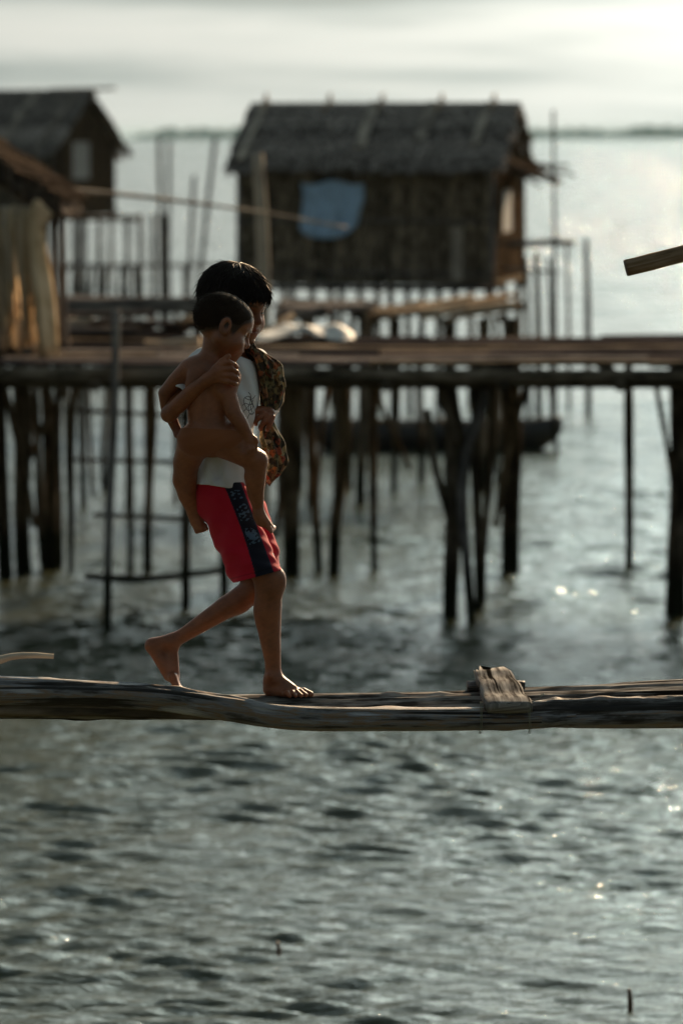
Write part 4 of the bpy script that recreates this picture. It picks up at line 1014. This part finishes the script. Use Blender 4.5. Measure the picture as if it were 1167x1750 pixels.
def hair_obj(name, H, m, parent, lim, grow, h, count, length, width, lift, seed, zfun, fringe=0.0, over=.05):
    """cap of hair over the skull plus many separate locks that break its outline"""
    z = H.s; F = Field(H.c - z * .75, H.c + z * .75, h)
    cg = grow * .55
    F.ell(H.p(0, -.07, .12), ((.365 + cg) * z, (.44 + cg) * z, (.375 + cg) * z), H.A, 0)
    F.ell(H.p(0, .12, .15), ((.30 + cg) * z, (.25 + cg) * z, (.25 + cg) * z), H.A, .1 * z)
    sl, X, Y, E = F.grid(); G = np.stack(np.broadcast_arrays(X, Y, E), -1).reshape(-1, 3); l = H.loc(G)
    rag = 0.02 * np.sin(l[:, 0] * 40) * np.sin(l[:, 1] * 33 + 1)
    cut = (zfun(l) + rag - l[:, 2]) * z
    D = np.maximum(F.F.ravel(), cut * 0.8); D += snoise(l * np.array([1, 1, .35]), 26, seed) * grow * z * .05
    F.F = D.reshape(F.F.shape).astype(np.float32)
    o = field_obj(name, F, m, parent, None, 2)
    r = np.random.default_rng(seed); vs = []; fs = []; ra = np.array([.365 + grow, .44 + grow, .375 + grow]); rb = np.array([.30 + grow, .25 + grow, .25 + grow])
    made = 0; tries = 0
    def surf(az, po):
        d = np.array([math.sin(po) * math.sin(az), math.sin(po) * math.cos(az), math.cos(po)])
        d2 = d * ra / rb; o2 = np.array([0, .19, .03]) / rb; A2 = d2 @ d2; B2 = d2 @ o2; q = B2 * B2 - A2 * (o2 @ o2 - 1)
        return d * ra * max(1, (B2 + math.sqrt(q)) / A2 if q > 0 else 0), d
    while made < count and tries < count * 6:
        tries += 1
        az = r.uniform(0, 2 * math.pi); pol = math.acos(1 - r.uniform(0, 1) * 1.6)
        if r.random() < fringe: az = r.normal(0, .75); pol = r.uniform(.5, 1.25)
        steps = 6; L = length * r.uniform(.55, 1.3); lf = lift * r.uniform(.05, 1.0) * (2.6 if r.random() < .07 else 1); pts = []
        wob = r.normal(0, .16)
        for q in range(steps):
            t = q / (steps - 1); p, d = surf(az + wob * t, pol + L * t)
            pts.append(p * (1 + lf * t * t - .02 * (1 - t) - .012) + np.array([0, -.07, .12]))
        if pts[-1][2] < zfun(pts[-1][None])[0] - over * r.uniform(.1, 1) or pts[0][2] < zfun(pts[0][None])[0]: continue
        made += 1; b = len(vs)
        side = unit(np.cross(pts[1] - pts[0], d) + 1e-6); wk = width * r.uniform(.5, 1.5)
        for q, p in enumerate(pts):
            wd = wk * (1 - (q / (steps - 1)) ** 2 * .92)
            nrm = unit(p - np.array([0, -.07, .12]))
            for s_ in (side * wd, nrm * wd * .9, -side * wd): vs.append(H.p(*(p + s_)))
        for q in range(steps - 1):
            for s_ in range(3):
                s2 = (s_ + 1) % 3; fs.append((b + q * 3 + s_, b + q * 3 + s2, b + q * 3 + 3 + s2, b + q * 3 + 3 + s_))
    Wv = figw(np.array(vs)) - np.array(o.parent.location)
    k = mesh_obj('hair_locks', [Vector(v) for v in Wv], fs, m); k.parent = o
    return o

# ---- the walking boy
boy = thing('person', fig(470, 1192, 30), 'barefoot boy in white shirt and red shorts walking on the logs, carrying a toddler', 'person')
VX = 1.45
HB = Head((404, 521, 0), (math.cos(.62), .26, math.sin(.62)), (-.05, 0, 0), 131)
F = Field((232, 430, -95), (545, 1204, 185), VX)
# trunk
F.chain([(376, 812, 0, 38), (384, 752, 0, 37), (392, 675, 0, 41), (396, 640, 0, 36)], 14, 1.28)
F.cone((365, 622, 40), (432, 622, -42), 22, 20, 14)
F.cone((398, 612, -2), (402, 575, 0), 21, 19, 8)
add_head(F, HB)
# near leg, the one that carries the weight
F.chain([(382, 838, 26, 33), (425, 925, 28, 30), (458, 985, 30, 25), (462, 1002, 30, 23.5)], 10)
F.chain([(460, 990, 30, 23), (459, 1042, 26, 22.5), (461, 1085, 24, 19), (466, 1130, 22, 14), (467, 1158, 21, 13.2)], 10)
F.ell((478, 992, 31), (10, 15, 12), None, 10)
F.ell((449, 1045, 25), (13, 30, 16), None, 12)
F.cone((462, 1168, 16), (463, 1178, 14), 13, 13, 8)
F.cone((468, 1160, 21), (498, 1178, 36), 13, 9.5, 10)
F.cone((463, 1181, 16), (492, 1185, 44), 10, 7.5, 8)
F.cone((464, 1181, 12), (510, 1184, 30), 10, 7.5, 8)
F.ell((461, 1156, 33), (5, 6, 5), None, 4)
for k, (b0, t0, r0, r1) in enumerate([((506, 1184, 27), (531, 1187.5, 34), 6.0, 5.4), ((504, 1183.5, 36), (523, 1188.5, 46), 4.4, 4.0), ((499, 1184, 42), (515, 1189, 54), 4.2, 3.8), ((494, 1185, 46), (506, 1189, 59), 4.0, 3.6), ((487, 1186, 48), (496, 1189.5, 61), 4.0, 3.5)]):
    mid = ((b0[0] + t0[0]) / 2, min(b0[1], t0[1]) - 1.8, (b0[2] + t0[2]) / 2)
    F.cone(b0, mid, r0, r0 * .97, 2.5); F.cone(mid, t0, r0 * .97, r1, 1.5)
# far leg, trailing on its toes
F.chain([(386, 842, -28, 32), (420, 930, -32, 29), (439, 1000, -30, 23.5)], 10)
F.chain([(436, 1008, -30, 24), (402, 1030, -30, 20.5), (361, 1056, -29, 17), (320, 1083, -28, 13), (294, 1099, -27, 12)], 10)
F.ell((398, 1037, -30), (26, 15, 16), None, 10)
F.cone((292, 1098, -27), (258, 1105, -26), 12.5, 11.5, 8)
F.cone((260, 1108, -26), (288, 1158, -24), 12, 10.5, 9)
F.cone((292, 1104, -27), (296, 1158, -22), 10, 9.5, 9)
for k in range(5):
    e_ = -40 + k * 9.0
    F.cone((294, 1160, e_ * .8 - 6), (301 + k % 2, 1178, e_), 7.5, 6, 5); F.cone((301, 1178, e_), (313 + 2 * (k == 4), 1186, e_ + 1), 5.6, 4.8, 2.5)
# near arm round the toddler's back
F.chain([(352, 622, 46, 19), (322, 668, 76, 15.5), (294, 709, 101, 13)], 8)
F.chain([(294, 710, 102, 13), (312, 693, 113, 14.2), (336, 670, 130, 12.6), (360, 652, 144, 10)], 7)
F.chain([(360, 652, 144, 10), (376, 641, 149, 11.5), (386, 637, 150, 11)], 5, 0.8)
F.cone((374, 650, 148), (389, 649, 150), 9, 9.5, 5, .8)
for k0, k1, k2, k3 in [((384, 627, 152), (396, 624, 155), (405, 628, 150), (409, 632, 144)), ((388, 636, 154), (400, 635, 157), (408, 640, 151), (411, 643, 144)),
                       ((388, 646, 154), (400, 646, 157), (408, 650, 151), (411, 652, 144)), ((385, 654, 152), (396, 656, 155), (404, 659, 150), (408, 660, 144))]:
    F.cone(k0, k1, 5.4, 4.9, 2.0); F.cone(k1, k2, 4.9, 4.5, 1.2); F.cone(k2, k3, 4.5, 3.9, 1.0)
F.chain([(371, 636, 148, 6.4), (384, 622, 148, 5.3), (395, 613, 145, 4.4)], 2.5)
# far arm under the patterned cloth, fist on its folds
F.chain([(434, 622, -44, 18), (456, 662, -44, 14), (466, 694, -36, 11.5)], 8)
F.chain([(466, 694, -36, 11), (464, 704, -16, 9.8), (460, 707, 2, 9.5)], 6)
F.ell((457, 708, 6), (14, 13, 9), None, 5)
for k0, k1, k2, k3 in [((448, 701, 10), (438, 703, 16), (434, 710, 17), (435, 714, 14)), ((452, 707, 13), (443, 714, 19), (437, 721, 19), (438, 725, 15)),
                       ((459, 711, 14), (452, 721, 20), (446, 730, 19), (446, 734, 15)), ((466, 713, 13), (462, 724, 17), (458, 732, 17), (457, 735, 13))]:
    F.cone(k0, k1, 5.4, 4.8, 2.0); F.cone(k1, k2, 4.8, 4.3, 1.2); F.cone(k2, k3, 4.3, 3.8, 1.0)
F.chain([(452, 700, 6, 6), (442, 698, 6, 5), (433, 702, 8, 4.2)], 2.5)
field_obj('body', F, M['skin'], boy, skin_col([HB], (.235, .078, .031), (.24, .055, .033)), 2)
for s_ in (-1, 1):
    E_ = Field(HB.p(.145 * s_, .27, -.04) - 14, HB.p(.145 * s_, .27, -.04) + 14, 1.0); E_.ell(HB.p(.145 * s_, .262, -.036), (9.3, 9.3, 5.5), HB.A, 0); field_obj('eye', E_, M['eye'], boy, None, 1)
hair_obj('hair', HB, M['hair'], boy, 0, .055, 1.6, 5200, .44, .012, .075, 11, fringe=.3, over=.11, zfun=lambda l: -.11 + .50 * l[:, 1] + .10 * np.clip(-l[:, 1], 0, 1) + .06 * (np.abs(l[:, 0]) < .26) * (l[:, 1] > .2))

# shirt: hollow shell with hem, sleeve and folds
F = Field((285, 560, -100), (475, 850, 120), VX)
F.chain([(370, 850, 5, 55), (374, 800, 3, 50), (384, 752, 1, 45), (395, 680, 0, 49), (398, 645, 0, 44)], 16, 1.24)
F.cone((362, 622, 42), (432, 622, -42), 27, 25, 16)
F.cone((352, 622, 50), (311, 681, 90), 26, 25, 10)
F.cone((438, 622, -44), (462, 668, -46), 25, 24, 10)
sl, X, Y, E = F.grid(); G = np.stack(np.broadcast_arrays(X, Y, E), -1).reshape(-1, 3).astype(np.float32)
D = F.F.ravel()
fold = 2.0 * np.sin(G[:, 0] * .16 + G[:, 2] * .13 + G[:, 1] * .035) + 1.3 * np.sin(G[:, 0] * .23 - G[:, 1] * .11 + G[:, 2] * .05 + 1) + 1.0 * np.sin(G[:, 2] * .25 + G[:, 1] * .06)
low = np.clip((G[:, 1] - 680) / 110, .6, 1.25)
D = D + fold * low
sh = np.maximum(D, -(D + 4.2))
sh = np.maximum(sh, G[:, 1] - (832 + 3 * np.sin(G[:, 0] * .05) + .03 * (G[:, 0] - 370)))
t_sl = ((G - np.array([352, 622, 50])) @ unit([-41, 59, 40])); near_arm = (G[:, 0] < 345) & (G[:, 1] > 640) & (G[:, 1] < 735) & (G[:, 2] > 40)
sh = np.where(near_arm, np.maximum(sh, t_sl - 80), sh)
nk = np.sqrt((G[:, 0] - 407) ** 2 + ((G[:, 1] - 590) * .75) ** 2 + (G[:, 2] - 2) ** 2) - 33
sh = np.maximum(sh, -nk)
F.F = sh.reshape(F.F.shape).astype(np.float32)
shirt = field_obj('shirt', F, M['cotton'], boy, lambda V: np.tile(np.array([.74, .755, .77]), (len(V), 1)) * (1 + .05 * snoise(V, .03, 8))[:, None], 2)
# loose ink drawing printed on the shirt front
def shirt_print():
    me = shirt.data; bv = BVHTree.FromPolygons([v.co.copy() for v in me.vertices], [tuple(p.vertices) for p in me.polygons])
    mb = MB(); off = Vector(boy.location)
    strokes = [[(426 + 7 * math.cos(a) * (1 + .3 * math.sin(2 * a)), 690 + 12 * math.sin(a)) for a in np.linspace(0, 6.28, 18)], [(431 + 5 * math.cos(a), 700 + 9 * math.sin(a)) for a in np.linspace(1, 7, 16)],
               [(418, 704), (424, 697), (429, 688), (430, 677), (426, 671)], [(437, 712), (432, 704), (430, 695), (434, 684)], [(420, 680), (426, 684), (433, 682), (438, 676)], [(424, 716), (428, 708), (436, 706), (441, 712), (438, 722)], [(416, 694), (421, 690), (426, 692)]]
    for st in strokes:
        pts = []
        for x, y in st:
            o_ = fig(x, y, 160) - off; h_ = bv.ray_cast(o_, Vector((0, 1, -.085)).normalized(), 1.0)
            if h_[0] is not None: pts.append(h_[0] + Vector((0, -.0012, 0)))
        if len(pts) > 2: mb.loft(frame_rings(smooth_path(pts, len(pts) * 3), lambda u, i: [(.0009 * math.cos(q), .0009 * math.sin(q)) for q in (0, 1.57, 3.14, 4.71)]))
    o = mb.build('shirt_print', plain('grey_ink', (.09, .09, .10), .8)); o.parent = shirt
shirt_print()

# shorts
F = Field((300, 800, -100), (510, 1015, 110), VX)
F.cone((372, 815, 4), (374, 850, 4), 44, 46, 14, 1.2)
F.chain([(378, 840, 26, 44), (408, 915, 30, 43), (446, 1000, 32, 43), (458, 1030, 32, 43)], 10, .92)
F.chain([(392, 842, -30, 42), (420, 880, -36, 38), (436, 940, -34, 38), (444, 1010, -32, 38), (448, 1030, -32, 38)], 10, .95)
sl, X, Y, E = F.grid(); G = np.stack(np.broadcast_arrays(X, Y, E), -1).reshape(-1, 3).astype(np.float32); D = F.F.ravel()
D = D + 1.3 * np.sin(G[:, 0] * .14 + G[:, 1] * .05 + G[:, 2] * .06) + 1.0 * np.sin(G[:, 1] * .16 - G[:, 0] * .07 + .6) + .8 * np.sin(G[:, 1] * .21 + 2.2 * np.sin(G[:, 1] * .033) + G[:, 2] * .12)
shl = np.maximum(D, -(D + 4.5))
hem = (G - np.array([442, 985, 30])) @ unit([.262, .965, 0]); shl = np.maximum(shl, hem); shl = np.maximum(shl, 824 - G[:, 1])
F.F = shl.reshape(F.F.shape).astype(np.float32)
def shorts_col(V):
    red = np.array([.50, .010, .030]); navy = np.array([.008, .010, .022]); pale = np.array([.075, .13, .20])
    t = np.clip((V[:, 1] - 833) / 158, -.1, 1.1); xl = 386 + 53 * t + 4 * np.sin(t * 3); xr = 416 + 58 * t
    xc = V[:, 0]; inn = (xc > xl) & (xc < xr) & (V[:, 2] > 12)
    c = np.tile(red, (len(V), 1)) * (1 + .06 * snoise(V, .05, 4))[:, None]
    u = (xc - xl) / (xr - xl)
    pr = (snoise(np.stack([V[:, 0], V[:, 1] * 1.3, 0 * V[:, 0]], -1), .42, 15, 7) > .55) & (u > .18) & (u < .86) & (t > .03) & (t < .62) & ~((t > .36) & (t < .44))
    blob = (((u - .5) / .34) ** 2 + ((t - .5) / .065) ** 2 < 1) & (snoise(V, .5, 2, 7) > -.5)
    edge = ((xc - xl < 2.2) | (xr - xc < 2.2))
    c[inn] = navy; c[inn & (pr | blob)] = pale; c[inn & edge] = navy * 1.6
    hm = ((V - np.array([442, 985, 30])) @ unit([.262, .965, 0])); st = (hm > -9) & (hm < -7.2); c[st] *= .6
    return c
field_obj('shorts', F, M['cotton'], boy, shorts_col, 2)

# ---- patterned cloth over his far shoulder, gathered in the fist
def batik(nt, b):
    tc = nd(nt, 'ShaderNodeTexCoord')
    wv = nd(nt, 'ShaderNodeTexNoise'); wv.inputs['Scale'].default_value = 22; wv.inputs['Detail'].default_value = 3
    v = nd(nt, 'ShaderNodeTexVoronoi'); v.inputs['Scale'].default_value = 55
    n = nd(nt, 'ShaderNodeTexNoise'); n.inputs['Scale'].default_value = 75; n.inputs['Detail'].default_value = 3
    for q in (wv, v, n): nt.links.new(tc.outputs['Object'], q.inputs['Vector'])
    s1 = nd(nt, 'ShaderNodeSeparateColor'); nt.links.new(v.outputs['Color'], s1.inputs[0])
    c1 = ramp(nt, s1.outputs[0], [(.0, (.018, .015, .010)), (.30, (.10, .065, .022)), (.5, (.16, .14, .065)), (.68, (.34, .055, .025)), (.82, (.30, .17, .05)), (1, (.30, .27, .19))])
    c2 = ramp(nt, n.outputs['Fac'], [(.38, (.16, .13, .10)), (.52, (1, 1, 1)), (.7, (1.25, 1.1, .8))])
    mx = nd(nt, 'ShaderNodeMix', data_type='RGBA', blend_type='MULTIPLY'); mx.inputs['Factor'].default_value = 1
    nt.links.new(c1, mx.inputs['A']); nt.links.new(c2, mx.inputs['B']); nt.links.new(mx.outputs['Result'], b.inputs['Base Color']); b.inputs['Roughness'].default_value = .85
M['batik'] = mat('patterned_cloth', batik)
def sarong():
    # two gathered falls: shoulder to fist, and below the fist
    t = thing('patterned_cloth', fig(465, 720, -20), 'brown and red patterned cloth draped over the boy\'s far shoulder and held in his fist', 'cloth')
    def fall(pts, name, nf, amp, seed):
        r = random.Random(seed); path = []; N = 46
        P = [np.array(p, float) for p in pts]
        def cm(u):
            u = u * (len(P) - 1); i = min(int(u), len(P) - 2); f = u - i; p0, p1, p2, p3 = P[max(0, i - 1)], P[i], P[i + 1], P[min(len(P) - 1, i + 2)]
            return .5 * (2 * p1 + (p2 - p0) * f + (2 * p0 - 5 * p1 + 4 * p2 - p3) * f * f + (3 * p1 - p0 - 3 * p2 + p3) * f ** 3)
        rings = []; sides = 72
        for k in range(N + 1):
            u = k / N; c = cm(u); a_, b_ = max(2, c[3]), max(2, c[4]); ring = []
            for s_ in range(sides):
                q = 2 * math.pi * s_ / sides
                g = 1 + amp * math.sin(nf * q + 1.6 * math.sin(u * 4 + seed)) + amp * .6 * math.sin((nf * 2 + 1) * q + 5 * u + seed) + amp * .45 * math.sin(u * 26 + 2 * math.sin(q * 2 + seed))
                ring.append(fig(c[0] + a_ * g * math.cos(q), c[1] + c[5] * math.cos(q) + 2.5 * math.sin(3 * q + seed) * (1 if 0 < k < N else 1.6), c[2] + b_ * g * math.sin(q)))
            rings.append(ring)
        MB().loft(rings).build(name, M['batik'], t)
    fall([(424, 592, -8, 9, 26, 0), (436, 598, -14, 19, 36, 6), (450, 614, -22, 28, 40, 8), (461, 640, -30, 24, 36, 6), (466, 665, -32, 21, 30, 2), (465, 688, -28, 17, 26, 0), (459, 704, -18, 12, 18, 0), (456, 716, -12, 8, 12, 0)], 'shoulder_fall', 5, .11, 2)
    fall([(455, 706, -10, 7, 10, 0), (458, 724, -10, 11, 14, 0), (463, 748, -12, 17, 20, 2), (468, 772, -14, 19, 22, 3), (468, 796, -14, 18, 20, 2), (463, 814, -14, 13, 15, 0), (458, 827, -14, 5, 7, 0)], 'lower_fall', 4, .15, 5)
    # rolled edge lying across the chest
    fall([(432, 590, 14, 5, 6, 0), (440, 606, 20, 6, 7, 0), (447, 632, 18, 6, 8, 0), (452, 662, 8, 6, 8, 0), (455, 690, 0, 5, 7, 0), (456, 706, -4, 4, 5, 0)], 'rolled_edge', 3, .14, 8)
sarong()

# ---- the toddler on his hip
def baby_line(l):
    return -.04 + .60 * l[:, 1] + .35 * np.clip(l[:, 1] - .16, 0, 1) * (1 - .6 * np.clip((np.abs(l[:, 0]) - .15) / .15, 0, 1)) - .12 * np.exp(-((l[:, 1] - .11) / .06) ** 2) * (np.abs(l[:, 0]) > .2)
tod = thing('person', fig(375, 775, 100), 'bare-backed toddler with short dark hair carried on the boy\'s hip', 'person')
HT = Head((387, 563, 98), (math.cos(-.20), .40, math.sin(-.20)), (.0, 0, -.05), 113)
F = Field((262, 486, -20), (485, 926, 178), 1.4)
F.chain([(352, 640, 96, 30), (356, 672, 98, 36), (360, 712, 98, 35), (364, 742, 98, 37)], 12, 1.0)
F.cone((334, 634, 104), (394, 648, 112), 19, 19, 14)
F.cone((352, 636, 108), (370, 648, 114), 24, 24, 14)
F.ell((364, 750, 98), (50, 28, 38), None, 12)
F.ell((339, 753, 108), (30, 28, 30), None, 8); F.ell((396, 753, 108), (31, 28, 30), None, 8)
F.ell((336, 656, 127), (13, 22, 8), [[.95, .3, 0], [-.3, .95, 0], [0, 0, 1]], 9); F.ell((380, 664, 129), (12, 21, 8), [[.95, -.3, 0], [.3, .95, 0], [0, 0, 1]], 9)
F.ell((357, 690, 141), (4, 62, 7), None, 10, 'sub')
pass
F.cone((366, 618, 100), (372, 588, 98), 21, 20, 10)
add_head(F, HT, True)
F.chain([(326, 634, 102, 16), (304, 654, 96, 13.5), (287, 674, 88, 12), (290, 700, 80, 11), (302, 728, 76, 8.5)], 7)
F.ell((306, 736, 77), (8, 9, 7), None, 4)
for k in range(4): F.chain([(303 + k * 3, 740, 80 + k, 3.6), (304 + k * 4.4, 746, 84, 3.3), (309 + k * 4.6, 747, 86, 3.0)], 1.2)
F.chain([(396, 650, 114, 18), (393, 676, 126, 15), (403, 708, 130, 14), (414, 724, 130, 12.5), (427, 746, 127, 9)], 7)
F.ell((432, 755, 127), (10, 11, 9), None, 4)
for k, (x, y, e_) in enumerate([(440, 758, 122), (440, 764, 126), (435, 768, 130), (429, 770, 132)]): F.chain([(432 + (1.5 - k) * 2, 758, 128, 4.2), (x, y, e_ + 4, 3.9), (x - 2, y + 6, e_ + 2, 3.3)], 1.4)
F.chain([(434, 748, 130, 4.2), (440, 752, 133, 3.8), (442, 758, 132, 3.2)], 1.5)
F.chain([(394, 760, 106, 27), (422, 777, 112, 22), (441, 788, 110, 17.5)], 9)
F.chain([(441, 788, 110, 18), (438, 815, 104, 18.5), (439, 842, 94, 14.5), (443, 868, 88, 9.5)], 8)
F.cone((444, 878, 87), (448, 890, 86), 10, 9.5, 6); F.cone((446, 882, 87), (463, 901, 88), 9.5, 7, 7)
for k in range(5): F.chain([(461 + k * .5, 897 + k * 1.2, 80 + k * 4, 4.2 - .15 * k), (470 - k * 1.2, 902 + k * 1.6, 79 + k * 5, 3.8 - .18 * k)], 1.6)
F.chain([(334, 762, 94, 27), (322, 790, 74, 23), (318, 820, 52, 19)], 9)
F.chain([(318, 820, 52, 19), (322, 845, 36, 17), (331, 872, 24, 11.5)], 8)
F.cone((333, 878, 22), (337, 892, 20), 11.5, 11, 6); F.cone((337, 886, 21), (343, 902, 24), 10.5, 8.5, 6)
for k in range(5): F.chain([(335 + k * 4, 902 - k, 24, 4.2), (337 + k * 4.2, 909 - k * 1.2, 27, 3.7)], 1.6)
field_obj('body', F, M['skin'], tod, skin_col([HT], (.25, .086, .036), (.25, .062, .036), baby_line), 2)
for s_ in (-1, 1):
    E_ = Field(HT.p(.145 * s_, .27, -.04) - 13, HT.p(.145 * s_, .27, -.04) + 13, 1.0); E_.ell(HT.p(.145 * s_, .262, -.036), (7.9, 8, 4.7), HT.A, 0); field_obj('eye', E_, M['eye'], tod, None, 1)
hair_obj('hair', HT, M['baby_hair'], tod, 0, .006, 1.4, 5500, .12, .0042, .075, 17, over=.06, zfun=lambda l: baby_line(l) + .05)
# plain brown cloth round the toddler's hips
F = Field((290, 715, 40), (450, 830, 165), 1.4)
F.chain([(360, 722, 98, 36.2), (364, 742, 98, 38.4)], 12, 1.0)
F.ell((364, 750, 98), (51.6, 29.6, 39.6), None, 12)
F.ell((339, 753, 108), (31.6, 29.6, 31.6), None, 8); F.ell((396, 753, 108), (32.6, 29.6, 31.6), None, 8)
sl, X, Y, E = F.grid(); G = np.stack(np.broadcast_arrays(X, Y, E), -1).reshape(-1, 3).astype(np.float32); D = F.F.ravel()
D = D + .35 * np.sin(G[:, 1] * .35 + .12 * G[:, 0] + 1.5 * np.sin(G[:, 0] * .05))
D = np.maximum(D, (734 + .05 * (G[:, 0] - 360)) - G[:, 1])
F.F = D.reshape(F.F.shape).astype(np.float32)
field_obj('hip_cloth', F, M['cotton'], tod, lambda V: np.tile(np.array([.246, .085, .035]), (len(V), 1)) * (1 + .08 * snoise(V, .06, 6))[:, None], 2)

# ------------------------------------------------------------------ air: pale sea haze round everything
def haze():
    x, y0, y1, z0, z1 = 16500, -1000, 16500, -4.0, 19.0
    vs = [Vector(p) for p in ((-x, y0, z0), (x, y0, z0), (x, y1, z0), (-x, y1, z0), (-x, y0, z1), (x, y0, z1), (x, y1, z1), (-x, y1, z1))]
    m = bpy.data.materials.new('sea_haze'); m.use_nodes = True; nt = m.node_tree; nt.nodes.clear()
    out = nt.nodes.new('ShaderNodeOutputMaterial'); v = nt.nodes.new('ShaderNodeVolumePrincipled')
    v.inputs['Color'].default_value = (0.62, 0.90, 1.0, 1); v.inputs['Density'].default_value = 0.00005; v.inputs['Anisotropy'].default_value = 0.0
    nt.links.new(v.outputs[0], out.inputs['Volume'])
    o = mesh_obj('haze', vs, [(0, 3, 2, 1), (4, 5, 6, 7), (0, 1, 5, 4), (1, 2, 6, 5), (2, 3, 7, 6), (3, 0, 4, 7)], m, smooth=False); o['kind'] = 'stuff'
haze()
